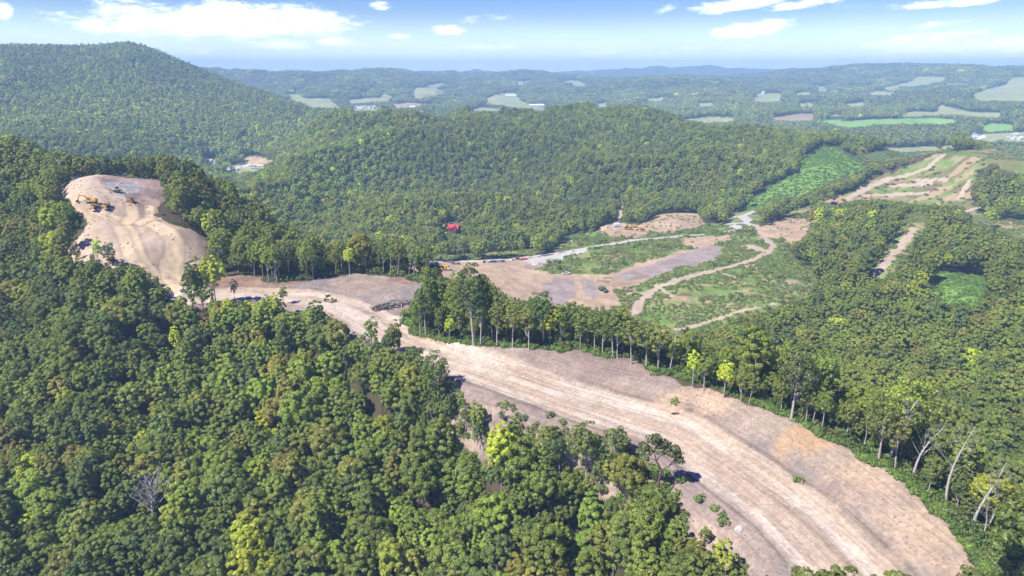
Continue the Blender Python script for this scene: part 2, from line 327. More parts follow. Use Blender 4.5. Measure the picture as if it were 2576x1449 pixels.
region(HAUL, [(2510,1470),(2440,1400),(2370,1312),(2300,1237),(2240,1187),(2160,1152),(2050,1092),(1960,1042),(1880,1012),(1780,967),(1700,947),(1620,922),(1550,905),(1480,890),(1400,881),(1310,873),(1230,869),(1150,863),(1080,851),(1030,837),(1012,815),(1030,790),(1050,770),(1088,745),(1068,712),(1030,703),(960,690),(900,686),(840,693),(780,706),(700,712),(640,700),(560,695),(500,700),(465,715),(440,745),(480,775),(700,775),(760,790),(830,840),(900,900),(980,950),(1060,1000),(1100,1090),(1180,1150),(1300,1170),(1450,1220),(1600,1290),(1640,1330),(1700,1400),(1760,1480)], 105, 345)
# tracks (world polylines)
def wline(pts, dmin=60, n=6):
    out = []
    for (x0, y0), (x1, y1) in zip(pts[:-1], pts[1:]):
        for k in range(n): out.append(hit(x0+(x1-x0)*k/n, y0+(y1-y0)*k/n, dmin))
    out.append(hit(*pts[-1], dmin)); return out
def track(c, pts, wd, dmin, jit=1.0):
    ln = wline(pts, dmin)
    xs = [p.x for p in ln]; ys = [p.y for p in ln]
    box = (GX > min(xs)-30) & (GX < max(xs)+30) & (GY > min(ys)-30) & (GY < max(ys)+30)
    dd, _, _ = seg_dist(GX[box], GY[box], ln)
    mm = np.zeros(GX.shape, bool); mm[box] = dd < wd/2 + (jx[box])*jit*wd*.7
    cls[mm] = c
    return ln
T_DIRT = [([(1595,790),(1610,757),(1640,732),(1700,706),(1760,690),(1830,672),(1890,655),(1930,636),(1945,620),(1925,600),(1908,578),(1900,566)],6.0,330),
          ([(2125,502),(2180,475),(2230,452),(2290,440),(2330,425),(2355,405),(2372,390)],6,700),
          ([(2207,685),(2240,647),(2275,606),(2298,575)],6.5,400),
          ([(1620,838),(1720,828),(1800,804),(1880,778),(1950,764)],2.6,330),
          ([(1545,578),(1560,540),(1562,500)],5,560),([(1395,636),(1415,618),(1440,604)],5,500),
          ([(1570,738),(1620,738),(1645,730)],3,380),([(2180,492),(2260,490),(2330,486)],6,700),([(2240,470),(2300,465),(2340,463)],5,750),([(2300,455),(2380,452)],5,750),([(2420,535),(2460,522),(2500,515)],5,600),([(2410,500),(2440,455)],5,700),
          ([(1925,633),(1880,620)],11,500),([(1650,718),(1690,745)],3,380),([(1800,680),(1850,700)],2,380)]
for pts, wd, dm in T_DIRT: track(TRACK, pts, wd, dm)
corr = in_poly(QX, QY, [(2180,700),(2215,650),(2248,600),(2262,540),(2345,522),(2325,580),(2298,630),(2266,668),(2232,702)]) & (D > 400) & (D < 700) & (cls == FOREST)
cls[corr] = GRASS
G_ROAD = [([(1080,660),(1200,657),(1300,651),(1400,637),(1500,620),(1600,604),(1700,595),(1800,587),(1852,579),(1856,572),(1838,568)],7.5,470),
          ([(1896,532),(1867,544),(1834,545)],8,600),([(1867,544),(1881,554),(1872,562),(1831,564)],9,600),([(1872,562),(1894,567)],8,600)]
for pts, wd, dm in G_ROAD: track(GRAVEL, pts, wd, dm, .1)
gj = in_poly(QX, QY, [(1300,655),(1400,637),(1500,622),(1440,640),(1395,662),(1350,664)]) & (D > 460) & (D < 620); cls[gj] = GRAVEL
FIELDS = [([(1485,262),(1530,256),(1550,266),(1500,270)],0),([(1600,250),(1660,243),(1700,248),(1650,256)],0),([(1735,262),(1790,258),(1800,266),(1750,270)],0),([(2120,262),(2170,257),(2190,266),(2140,270)],0),([(1290,205),(1340,203),(1350,212),(1300,214)],0),([(900,222),(940,219),(950,226),(905,229)],0),([(2000,262),(2040,258),(2050,268),(2010,270)],0),([(1884,250),(1892,236),(1960,234),(1980,247),(1970,258),(1900,258)],0),([(2062,300),(2134,305),(2200,300),(2350,297),(2434,302),(2367,315),(2217,313),(2134,323),(2070,310)],1),
 ([(2257,287),(2300,280),(2350,283),(2367,263),(2400,273),(2450,283),(2524,283),(2510,297),(2384,290),(2267,294)],0),([(1927,299),(2017,285),(2050,287),(2044,303),(1950,306)],2),
 ([(1720,301),(1784,294),(1844,296),(1847,308),(1750,309)],0),([(2537,193),(2740,193),(2740,257),(2494,253),(2467,257),(2424,240),(2484,223),(2517,217)],0),
 ([(2210,222),(2284,207),(2297,193),(2384,193),(2377,204),(2317,214),(2267,222),(2264,232)],0),([(2167,238),(2200,228),(2254,233),(2244,243)],0),([(2044,219),(2070,215),(2087,228),(2057,232)],0),
 ([(1990,234),(2044,231),(2037,239),(2000,241)],0),([(2077,288),(2130,286),(2127,294),(2084,294)],0),([(2460,322),(2494,310),(2544,313),(2551,328),(2484,333)],1),
 ([(1032,229),(1072,213),(1122,209),(1099,221),(1125,234),(1059,248),(1035,248)],0),([(952,233),(974,230),(974,240),(992,243),(990,253),(872,262),(872,250),(959,246)],0),
 ([(1212,254),(1259,233),(1302,233),(1306,250),(1336,263),(1372,267),(1366,279),(1309,274),(1259,265),(1226,261)],0),([(1172,282),(1209,270),(1262,273),(1242,283)],0),
 ([(1412,203),(1452,202),(1486,217),(1459,223)],0),([(1125,249),(1165,240),(1182,240),(1159,249)],0),([(705,238),(750,235),(767,247),(840,247),(840,257),(862,270),(795,276)],0),
 ([(2430,340),(2600,330),(2600,358),(2440,356)],0),([(2120,378),(2400,366),(2400,376),(2125,390)],0)]
fieldkind = np.zeros(GX.shape, np.int8)
for poly, k in FIELDS:
    m = in_poly(PX+jx*6, PY+jy*2.5, poly) & (D > (1850 if poly[0][1] < 330 else 1500)) & (D < 6500); cls[m] = FIELD; fieldkind[m] = k
region(GRASS, [(1118,562),(1158,560),(1168,603),(1120,603)], 540, 900)
region(FIELD, [(512,402),(545,400),(548,413),(515,413)], 1200, 2400)
region(FIELD, [(880,265),(950,264),(955,278),(885,279)], 1900, 5000)
region(FIELD, [(560,424),(600,415),(665,412),(660,428),(600,440)], 1200, 1800)
region(SCARP, [(590,397),(612,398),(640,392),(688,402),(680,413),(630,414)], 1300, 2000)
for q in ([(1105,262),(1030,258),(1000,262),(985,258),(975,268),(1000,274)],):
    region(SCARP, q, 2300, 4000)
for (x, y, r) in [(333,169,9),(612,342,9),(282,128,4),(307,155,4),(20,262,14),(450,355,5),(1220,262,4)]:
    region(SCARP, [(x-r,y),(x-r*.3,y-r*.35),(x+r,y-r*.1),(x+r*.5,y+r*.35)], 1300, 3500)

# ------------------------------------------------------------------ ground colours (real surface colours, linear)
def col(a): return np.array(a, float)
def lerp(a, b, t): return a + (b-a)*t[..., None]
COL = np.zeros(GX.shape+(3,)) + col((.095,.075,.045))
n1 = fbm(GX/9, GY/9, 4, 31); n2 = fbm(GX/2.2, GY/2.2, 3, 32); n3 = fbm(GX/38, GY/38, 3, 33)
f = cls == FOREST
COL = lerp(COL, col((.05,.065,.025))+0*COL, ss(n1, .45, .6))
far = (D > 1900) & f; COL[far] = (.045,.07,.03)
# haul road
TANC, PINK, PURP, GREYR, ORNG = col((.57,.445,.325)), col((.69,.575,.455)), col((.305,.23,.20)), col((.325,.28,.25)), col((.60,.38,.18))
H = cls == HAUL
x, y = GX[H], GY[H]
dd, sal, sde = seg_dist(x, y, lane)
STV = np.zeros(GX.shape+(3,)); STV[H] = np.stack([sde, sal, 0*sal], 1)
wn = (fbm(x/11, y/11, 3, 41)-.5)*7
streak = fbm(sde/1.1+wn*.1, sal/26, 4, 42); streak2 = fbm(sde/.55, sal/45, 3, 43)
base = lerp(PURP+0*x[:,None], GREYR+0*x[:,None], ss(fbm(x/14, y/14, 4, 44), .45, .65))
base = lerp(base, TANC+0*base, ss(fbm(x/17+9, y/17, 4, 45), .5, .72)*.45)
hbd, hba, _ = seg_dist(x, y, bermw); yb = hit(1650, 930, 100).y
upper = (1-ss(hbd+(fbm(x/5, y/5, 3, 52)-.5)*9, 5, 13))*ss(yb-y, -15, 35)*(sde*_sg < 0)
base = lerp(base, col((.46,.36,.27))+0*base, upper*.85)
leftb = (sde*_sg > 0)*ss(dd, 9, 14); base = lerp(base, col((.44,.335,.27))+0*base, leftb*.5)
far_side = ss(sde, -30, -14)   # placeholder orientation, fixed below
lanef = 1-ss(dd+wn*.55, 7.0, 11.5)
lc = lerp(TANC+0*base, PINK+0*base, ss(fbm(sde/4, sal/30, 3, 46), .35, .6))
lc = lc*(1.04-.26*ss(streak, .56, .74))[:,None]*(1.05-.2*ss(streak2,.58,.75))[:,None]
c_ = lerp(base, lc, lanef)
rut = np.exp(-((dd-9.8+wn*.25)/.7)**2)*ss(streak2, .35, .55)
c_ = c_*(1-.42*rut)[:,None]
# pieces by place: ochre patch on the berm, sandy upper face, loose bank on the left
ox = hit(2060,1095); e = np.hypot((x-ox.x)/10, (y-ox.y)/6); c_ = lerp(c_, ORNG+0*c_, (1-ss(e+(fbm(x/3,y/3,3,47)-.5)*1.2,   .5, 1.3))*.6)
for (qx, qy, r_) in [(1800,985,9),(2200,1205,8),(2330,1330,9),(1700,1010,6)]:
    o = hit(qx,qy,100); e = np.hypot((x-o.x), (y-o.y))/r_; c_ = lerp(c_, (TANC*.8+ORNG*.25)+0*c_, (1-ss(e+(fbm(x/4,y/4,3,48)-.5)*1.5, .3, 1.3))*.75)
lft = in_poly(PX[H]+jx[H]*40, PY[H]+jy[H]*25, [(1100,960),(1280,1040),(1420,1120),(1700,1250),(1800,1330),(1840,1480),(1500,1480),(1000,1200)])
c_ = np.where(lft[:,None], lerp(c_, TANC*.95+0*c_, ss(fbm(x/6,y/6,4,49), .38, .6)*.85), c_)
red = in_poly(PX[H]+jx[H]*30, PY[H]+jy[H]*10, [(1010,692),(1085,705),(1085,722),(1030,718),(980,705)])
c_ = np.where(red[:,None], lerp(c_, col((.33,.19,.145))+0*c_, ss(n1[H],.3,.55)*.8), c_)
bank = in_poly(PX[H], PY[H], [(490,700),(560,690),(700,700),(790,706),(700,718),(600,722),(510,728)])
c_ = np.where(bank[:,None], (col((.36,.23,.16))*(0.7+.6*n1[H])[:,None]), c_)
c_ *= (.86+.28*n2[H])[:,None]
speck = ss(fbm(x/.7, y/.7, 2, 50), .68, .8); c_ = c_*(1+.18*speck)[:,None]
COL[H] = c_
# hilltop site
H = cls == HILL; x, y = GX[H], GY[H]
c_ = lerp(TANC*1.12+0*x[:,None], col((.60,.46,.31))+0*x[:,None], ss(n1[H], .4, .62))
top = in_poly(PX[H]+jx[H]*60, PY[H]+jy[H]*30, [(240,432),(310,430),(415,455),(415,510),(395,545),(360,545),(345,520),(310,510),(300,480),(270,470),(255,445)])
c_ = np.where(top[:,None], lerp(col((.43,.31,.25))+0*c_, col((.30,.225,.19))+0*c_, ss(n1[H],.4,.6)), c_)
gr = in_poly(PX[H]+jx[H]*50, PY[H]+jy[H]*20, [(270,460),(330,452),(365,470),(350,490),(300,492),(268,480)])
c_ = np.where(gr[:,None], lerp(col((.36,.34,.33))+0*c_, col((.45,.42,.38))+0*c_, ss(n2[H],.4,.6)), c_)
rt = in_poly(PX[H]+jx[H]*60, PY[H]+jy[H]*30, [(440,570),(530,600),(525,650),(470,650),(455,610)])
c_ = np.where(rt[:,None], lerp(col((.36,.27,.22))+0*c_, TANC*.8+0*c_, ss(n1[H],.4,.62)), c_)
dk = in_poly(PX[H]+jx[H]*50, PY[H]+jy[H]*20, [(175,500),(205,500),(225,520),(215,530),(185,525)])
c_ = np.where(dk[:,None], c_*.78, c_)
for pts, wd in [([(243,530),(275,545),(300,565),(318,600),(330,640),(355,670),(395,700),(440,735)],6),([(280,540),(310,560),(335,580),(350,620),(362,650),(400,690),(440,725)],3),([(300,555),(370,558),(410,575),(437,600),(440,640),(425,680),(440,720),(455,740)],7),([(330,515),(335,545),(320,560)],5),([(375,520),(378,550),(350,562)],4)]:
    ln = wline(pts, 230); dd, sal, sde = seg_dist(x, y, ln)
    c_ = lerp(c_, col((.78,.61,.38))+0*c_, (1-ss(dd+(n2[H]-.5)*2, wd*.35, wd*.75))*.85)
    c_ = c_*(1-.24*np.exp(-((dd-wd*.62)/.7)**2))[:,None]
c_ *= (.8+.4*n2[H])[:,None]; COL[H] = c_
# valley yard
H = cls == PAD; x, y = GX[H], GY[H]
c_ = lerp(col((.50,.37,.245))+0*x[:,None], col((.58,.43,.275))+0*x[:,None], ss(n1[H], .4, .6))
for poly in ([(1540,700),(1600,676),(1700,645),(1790,612),(1830,618),(1800,665),(1700,682),(1640,700),(1580,705)],[(1365,715),(1400,702),(1440,700),(1450,740),(1420,765),(1385,765),(1370,740)],[(1455,703),(1490,702),(1510,735),(1490,755),(1470,735)],[(1320,662),(1400,668),(1385,682),(1330,684)]):
    m = in_poly(PX[H]+jx[H]*22, PY[H]+jy[H]*14, poly)
    c_ = np.where(m[:,None], lerp(col((.36,.285,.24))+0*c_, col((.42,.35,.31))+0*c_, ss(n1[H],.35,.65)), c_)
m = in_poly(PX[H]+jx[H]*40, PY[H]+jy[H]*14, [(1500,708),(1560,700),(1620,695),(1600,712),(1540,722),(1505,722)]); c_ = np.where(m[:,None], c_*.82, c_)
c_ *= (.85+.3*n2[H])[:,None]; COL[H] = c_
# scrubby grass
H = cls == GRASS
c_ = lerp(col((.15,.235,.055))+0*GX[H][:,None], col((.235,.27,.09))+0*GX[H][:,None], ss(fbm(GX[H]/13,GY[H]/13,4,61), .38, .62))
c_ = lerp(c_, col((.40,.29,.19))+0*c_, ss(fbm(GX[H]/15+5,GY[H]/9,4,62), .62, .70)*.8)
c_ = lerp(c_, col((.15,.07,.05))+0*c_, ss(fbm(GX[H]/18+25,GY[H]/9,3,63), .68, .74)*.7)
c_ *= (.75+.5*n2[H])[:,None]; COL[H] = c_
mm = G_MEADOW & (cls == GRASS)
COL[mm] = lerp(COL[mm], col((.145,.135,.06))+0*COL[mm], ss(fbm(GX[mm]/30,GY[mm]/18,4,64), .35, .6)*.7)
COL[mm] = lerp(COL[mm], col((.42,.30,.19))+0*COL[mm], ss(fbm(GX[mm]/40+9,GY[mm]/16,4,65), .60, .68)*.85)
mm = G_MEADOW2 & (cls == GRASS)
COL[mm] = lerp(col((.07,.13,.035))+0*COL[mm], col((.12,.14,.06))+0*COL[mm], ss(n3[mm],.4,.6))
H = cls == VINE; COL[H] = col((.15,.26,.055))*(.75+.5*n1[H])[:,None]
H = cls == SCARP; COL[H] = lerp(col((.62,.46,.28))+0*COL[H], col((.50,.36,.24))+0*COL[H], ss(n1[H],.4,.6))*(.8+.4*n2[H])[:,None]
H = cls == TRACK; COL[H] = col((.56,.45,.33))*(.82+.36*n2[H])[:,None]
H = cls == GRAVEL; COL[H] = col((.60,.57,.53))*(.92+.16*n2[H])[:,None]
FK = [col((.33,.36,.15)), col((.22,.40,.09)), col((.33,.27,.16))]
for k in range(3):
    H = (cls == FIELD) & (fieldkind == k); COL[H] = FK[k]*(.85+.3*n3[H])[:,None]

def soil_material(name, bump=.35, rough=.95, sc=1.0, streak=False):
    m = bpy.data.materials.new(name); m.use_nodes = True; t = NT(m.node_tree)
    at = t.n('ShaderNodeAttribute', attribute_name='tone').outputs[0]; stv = t.n('ShaderNodeAttribute', attribute_name='st').outputs['Vector']
    pos = t.n('ShaderNodeNewGeometry').outputs['Position']
    a = t.noise(pos, .9*sc, 6, .7); b = t.noise(pos, .13*sc, 4, .6)
    k = t.m('ADD', .66, t.m('MULTIPLY', a, .42)); k = t.m('ADD', k, t.m('MULTIPLY', b, .26))
    if streak:
        s1 = t.noise(t.v('MULTIPLY', stv, (1.6,.05,0)), 1.0, 5, .7); s2 = t.noise(t.v('MULTIPLY', stv, (4.5,.16,0)), 1.0, 3, .6)
        s1 = t.sm(s1, .32, .68); s2 = t.sm(s2, .3, .7); s3 = t.sm(t.noise(t.v('MULTIPLY', stv, (.9,.018,0)), 1.0, 3, .6), .54, .6); sk = t.m('ADD', .76, t.m('MULTIPLY', s1, .20)); sk = t.m('ADD', sk, t.m('MULTIPLY', s2, .15)); sk = t.m('SUBTRACT', sk, t.m('MULTIPLY', s3, .10)); k = t.m('MULTIPLY', k, sk)
        peb = t.n('ShaderNodeTexVoronoi', {'Vector': pos, 'Scale': 1.5}).outputs['Color']; k = t.m('MULTIPLY', k, t.m('ADD', .86, t.m('MULTIPLY', t.n('ShaderNodeSeparateColor', {0: peb}).outputs[0], .28)))
    c = t.v('SCALE', at, sc=k)
    bs = t.n('ShaderNodeBsdfPrincipled', {'Base Color': c, 'Roughness': rough, 'Specular IOR Level': .15})
    bp = t.n('ShaderNodeBump', {'Height': a, 'Strength': bump, 'Distance': .5}); t.link(bp.outputs[0], bs.inputs['Normal'])
    t.link(bs.outputs[0], t.n('ShaderNodeOutputMaterial').inputs[0]); return m
M_SOIL = soil_material('soil'); M_HAUL = soil_material('graded_shale', .5, .95, 1.0, True); M_GRASS = soil_material('rough_grass', .6, 1.0, 1.3); M_FIELD = soil_material('pasture', .1, 1.0, .05)
names = {FOREST:('forest_floor',M_GRASS,'brown leaf littered forest floor under the trees'),HAUL:('haul_road',M_HAUL,'wide graded dirt and shale haul road curving along the ridge'),HILL:('hilltop_ground',M_SOIL,'bare tan soil of the cleared hilltop'),
 PAD:('valley_yard_ground',M_SOIL,'bare dirt yard on the valley floor'),GRASS:('grassy_slope',M_GRASS,'scrubby green and straw grass slopes'),GRAVEL:('gravel_road',M_SOIL,'pale gravel road through the valley'),
 TRACK:('dirt_track',M_SOIL,'narrow pale dirt tracks over the grass slopes'),VINE:('vine_slope',M_GRASS,'bright green vine covered hillside'),FIELD:('pasture',M_FIELD,'pale green hay fields in the far valley'),SCARP:('bare_scarp',M_SOIL,'bare orange tan cut banks')}
COL = COL*np.where(np.isin(cls, [GRASS, VINE, FIELD, FOREST]), .85, .68)[..., None]
V = np.stack([GX, GY, GZ], -1).reshape(-1, 3); VC = COL.reshape(-1, 3)
I, J = np.meshgrid(np.arange(NA-1), np.arange(ND-1), indexing='ij')
q = np.stack([I*ND+J, (I+1)*ND+J, (I+1)*ND+J+1, I*ND+J+1], -1).reshape(-1, 4)
fc = cls[:-1, :-1].reshape(-1)
def np_mesh(name, verts, quads, smooth=False):
    me = bpy.data.meshes.new(name); k = quads.shape[1]
    me.vertices.add(len(verts)); me.vertices.foreach_set('co', verts.astype(np.float32).ravel())
    me.loops.add(quads.size); me.loops.foreach_set('vertex_index', quads.astype(np.int32).ravel())
    me.polygons.add(len(quads)); me.polygons.foreach_set('loop_start', (np.arange(len(quads))*k).astype(np.int32))
    me.polygons.foreach_set('loop_total', np.full(len(quads), k, np.int32))
    if smooth: me.polygons.foreach_set('use_smooth', np.ones(len(quads), bool))
    me.update(calc_edges=True); return me
for c, (nm, mat, lab) in names.items():
    qq = q[fc == c]
    if not len(qq): continue
    u, inv = np.unique(qq.ravel(), return_inverse=True)
    me = np_mesh(nm, V[u], inv.reshape(-1, 4), True)
    at = me.color_attributes.new('tone', 'FLOAT_COLOR', 'POINT'); at.data.foreach_set('color', np.concatenate([VC[u], np.ones((len(u),1))], 1).astype(np.float32).ravel())
    if c == HAUL: sv = me.attributes.new('st', 'FLOAT_VECTOR', 'POINT'); sv.data.foreach_set('vector', STV.reshape(-1,3)[u].astype(np.float32).ravel())
    me.materials.append(mat)
    o = bpy.data.objects.new(nm, me); C.objects.link(o); o['kind'] = 'structure'; o['label'] = lab
# ------------------------------------------------------------------ foliage and bark materials
def leaf_material():
    m = bpy.data.materials.new('foliage'); m.use_nodes = True; t = NT(m.node_tree)
    tc = t.n('ShaderNodeAttribute', attribute_name='tcol', attribute_type='INSTANCER').outputs[0]
    v = t.n('ShaderNodeAttribute', attribute_name='leafv').outputs['Fac']
    c = t.v('SCALE', tc, sc=v)
    warm = t.v('MULTIPLY', c, (1.25, 1.12, .55))
    d = t.n('ShaderNodeBsdfDiffuse', {'Color': c}).outputs[0]
    tr = t.n('ShaderNodeBsdfTranslucent', {'Color': warm}).outputs[0]
    g = t.n('ShaderNodeBsdfGlossy', {'Color': (1,1,1,1), 'Roughness': .55}).outputs[0]
    a = t.n('ShaderNodeMixShader', {0: .42, 1: d, 2: tr}).outputs[0]
    b = t.n('ShaderNodeMixShader', {0: .025, 1: a, 2: g}).outputs[0]
    t.link(b, t.n('ShaderNodeOutputMaterial').inputs[0]); return m
def flat_material(name, c, rough=.8, spec=.3, metal=0, nscale=0, namp=.3, emit=None):
    m = bpy.data.materials.new(name); m.use_nodes = True; t = NT(m.node_tree)
    b = t.n('ShaderNodeBsdfPrincipled', {'Base Color': (*c, 1), 'Roughness': rough, 'Specular IOR Level': spec, 'Metallic': metal})
    if nscale:
        p = t.n('ShaderNodeTexCoord').outputs['Object']; f = t.noise(p, nscale, 4, .65)
        k = t.m('ADD', 1-namp/2, t.m('MULTIPLY', t.m('SUBTRACT', f, .5), namp*2))
        t.link(t.v('SCALE', (*c,), sc=k), b.inputs['Base Color'])
    t.link(b.outputs[0], t.n('ShaderNodeOutputMaterial').inputs[0]); return m
M_LEAF = leaf_material()
M_BARK = flat_material('pale_bark', (.34,.30,.25), .95, .1, 0, 1.3, .5)
M_BARKD = flat_material('dark_bark', (.16,.125,.095), .95, .1, 0, 1.3, .5)
M_DEAD = flat_material('dead_wood', (.44,.41,.38), .95, .1, 0, 1.3, .4)

def tube(pts, radii, n=6):
    """closed tapered tube through pts -> verts, quads(list of 4)"""
    pts = [Vector(p) for p in pts]; vs = []; fs = []
    for i, p in enumerate(pts):
        a = pts[max(i-1,0)]; b = pts[min(i+1,len(pts)-1)]; t = (b-a).normalized()
        u = t.cross(Vector((.3,.9,.1))).normalized(); v = t.cross(u)
        for k in range(n):
            an = 2*PI*k/n; vs.append(p+(u*math.cos(an)+v*math.sin(an))*radii[i])
    for i in range(len(pts)-1):
        for k in range(n):
            k2 = (k+1) % n; fs.append((i*n+k, i*n+k2, (i+1)*n+k2, (i+1)*n+k))
    return vs, fs
class MB:
    def __init__(s): s.v = []; s.f = []; s.mi = []
    def add(s, vs, fs, mi=0):
        b = len(s.v); s.v += [tuple(v) for v in vs]; s.f += [tuple(i+b for i in f) for f in fs]; s.mi += [mi]*len(fs)
    def tube(s, pts, radii, n=6, mi=0, cap=False):
        vs, fs = tube(pts, radii, n); 
        if cap: fs += [tuple(range(n))[::-1], tuple(range(len(vs)-n, len(vs)))]
        s.add(vs, fs, mi)
    def box(s, c, d, M=None, mi=0, top=(1,1), off=(0,0)):
        """centre, full dims; top = scale of upper face, off = shift of upper face"""
        vs = []
        for z in (-1, 1):
            kx, ky = (top if z > 0 else (1,1)); ox, oy = (off if z > 0 else (0,0))
            for sx, sy in ((-1,-1),(1,-1),(1,1),(-1,1)): vs.append(Vector((c[0]+sx*d[0]/2*kx+ox, c[1]+sy*d[1]/2*ky+oy, c[2]+z*d[2]/2)))
        if M is not None: vs = [M @ v for v in vs]
        s.add(vs, [(3,2,1,0),(4,5,6,7),(0,1,5,4),(1,2,6,5),(2,3,7,6),(3,0,4,7)], mi)
    def prism(s, prof, y0, y1, M=None, mi=0):
        """profile in x,z extruded along y"""
        n = len(prof); vs = [Vector((x,y0,z)) for x,z in prof]+[Vector((x,y1,z)) for x,z in prof]
        if M is not None: vs = [M @ v for v in vs]
        s.add(vs, [tuple(range(n)), tuple(range(2*n-1,n-1,-1))]+[(i,i+n,(i+1)%n+n,(i+1)%n) for i in range(n)], mi)
    def mesh(s, name, mats, smooth=False):
        me = bpy.data.meshes.new(name); me.from_pydata(s.v, [], s.f)
        for m in (mats if isinstance(mats,(list,tuple)) else [mats]): me.materials.append(m)
        me.polygons.foreach_set('material_index', s.mi)
        if smooth: me.polygons.foreach_set('use_smooth', [True]*len(s.f))
        me.update(); return me

def leaf_quads(P_, N_, sz, r):
    n = len(P_); N_ = N_/np.linalg.norm(N_, axis=1, keepdims=True)
    a = r.normal(size=(n,3)); u = np.cross(N_, a); u /= np.linalg.norm(u, axis=1, keepdims=True)+1e-9; v = np.cross(N_, u)
    s = (sz*r.uniform(.65, 1.35, n))[:,None]*.5; asp = r.uniform(.7,1.2,n)[:,None]
    vs = np.stack([P_-u*s*asp-v*s*.6, P_+u*s*asp*.6-v*s, P_+u*s*asp+v*s*.7, P_-u*s*asp*.7+v*s], 1).reshape(-1,3)
    return vs, np.arange(4*n).reshape(n,4)
def crown_points(r, R, z0, z1, nc, nl, cr=(.22,.40), sparse=0.0, top=1.0):
    """clumped crown: clump centres over an uneven dome, leaves over each clump"""
    cs = []; rs = []; H_ = (z1-z0)/2; zc = (z0+z1)/2
    lob = r.uniform(0, 2*PI, 3)
    for i in range(nc):
        th = i*2.39996+r.uniform(-.4,.4); u = 1-1.72*(i+.5)/nc
        rr = math.sqrt(max(0,1-u*u)); k = r.uniform(.70,.95) if i % 4 else r.uniform(.25,.6)
        k *= 1+.16*math.sin(2*th+lob[0])+.1*math.sin(3*th+lob[1])
        p = np.array([R*rr*math.cos(th)*k, R*rr*math.sin(th)*k, zc+H_*u*k*top])
        if r.uniform() < sparse: continue
        cs.append(p); rs.append(R*r.uniform(*cr))
    cs = np.array(cs); rs = np.array(rs)
    w_ = rs**2/np.sum(rs**2); ci = r.choice(len(cs), nl, p=w_)
    d = r.normal(size=(nl,3)); d /= np.linalg.norm(d, axis=1, keepdims=True)
    out = cs[ci]-np.array([0,0,z0+.35*(z1-z0)]); out /= np.linalg.norm(out, axis=1, keepdims=True)+1e-9
    fl = (d*out).sum(1) < -.25; d[fl] *= -1
    sq = np.array([1,1,.78]); P_ = cs[ci]+d*sq*rs[ci][:,None]*r.uniform(.72,1.08,nl)[:,None]
    N_ = d+out*.25+r.normal(size=(nl,3))*.42+np.array([0,0,.25])
    return P_, N_, cs, rs
def crown_mesh(name, seed, R, z0, z1, nc, nl, sz, **k):
    r = np.random.default_rng(seed); P_, N_, cs, rs = crown_points(r, R, z0, z1, nc, nl, **k)
    vs, fs = leaf_quads(P_, N_, sz, r); me = np_mesh(name, vs, fs)
    lv = me.attributes.new('leafv', 'FLOAT', 'POINT'); lv.data.foreach_set('value', np.repeat(r.uniform(.72,1.3,len(P_)),4).astype(np.float32))
    me.materials.append(M_LEAF); return me, cs
def trunk_mesh(name, seed, h, r0, cs, mat, bend=.5, nb=9, lean=0, n=6, br=.35):
    r = np.random.default_rng(seed); m = MB(); K = 6
    ax = r.uniform(-bend, bend, 2)
    def at(t): return Vector((ax[0]*math.sin(t*2.6)+lean*t*t*h*.5, ax[1]*math.sin(t*2.1+.4)-ax[1]*math.sin(.4), h*t-.8*(1-t)))
    m.tube([at(i/K) for i in range(K+1)], [r0*(1.25 if i == 0 else 1)*(1-.72*i/K) for i in range(K+1)], n)
    idx = r.permutation(len(cs))[:nb] if len(cs) else []
    for j in idx:
        c = Vector(cs[j]); t0 = min(.92, max(.35, (c.z-2.8)/h*.8)); a = at(t0); mid = a.lerp(c, .5)+Vector((0,0,-.35))+Vector(r.uniform(-.3,.3,3))
        rb = r0*br*(1-.5*t0)*1.4; m.tube([a, mid, c], [rb, rb*.65, rb*.25], 4)
    return m.mesh(name, mat, True)

# kinds: (R, z0, z1, clumps, sparse, trunk radius, bark)
KINDS = [(4.9,5.5,15.5,30,.0,.24,M_BARKD),(4.5,5,16.5,32,.0,.24,M_BARKD),(5.3,6,14.8,34,.05,.26,M_BARKD),(4.2,6,17,26,.08,.22,M_BARK),(3.5,5,18,26,.05,.2,M_BARKD),(4.7,6.5,15.5,24,.12,.22,M_BARK),
         (3.7,7,19,24,.1,.30,M_DEAD),(3.2,6.5,18.5,20,.12,.26,M_DEAD),(4.1,8,20.5,28,.15,.36,M_DEAD)]
NKN = len(KINDS)
CROWN, TRUNK = [], []
for i, (R, z0, z1, nc, spz, tr_, bk) in enumerate(KINDS):
    me, cs = crown_mesh('crown', 100+i, R, z0, z1, int(nc*2.8), 6800 if i < 6 else 1900, .35 if i < 6 else .44, cr=(.12,.23) if i < 6 else (.18,.32), sparse=spz)
    CROWN.append(me); TRUNK.append(trunk_mesh('trunk', 300+i, z1-2.2, tr_, cs, bk, .5, 9 if i < 6 else 13))
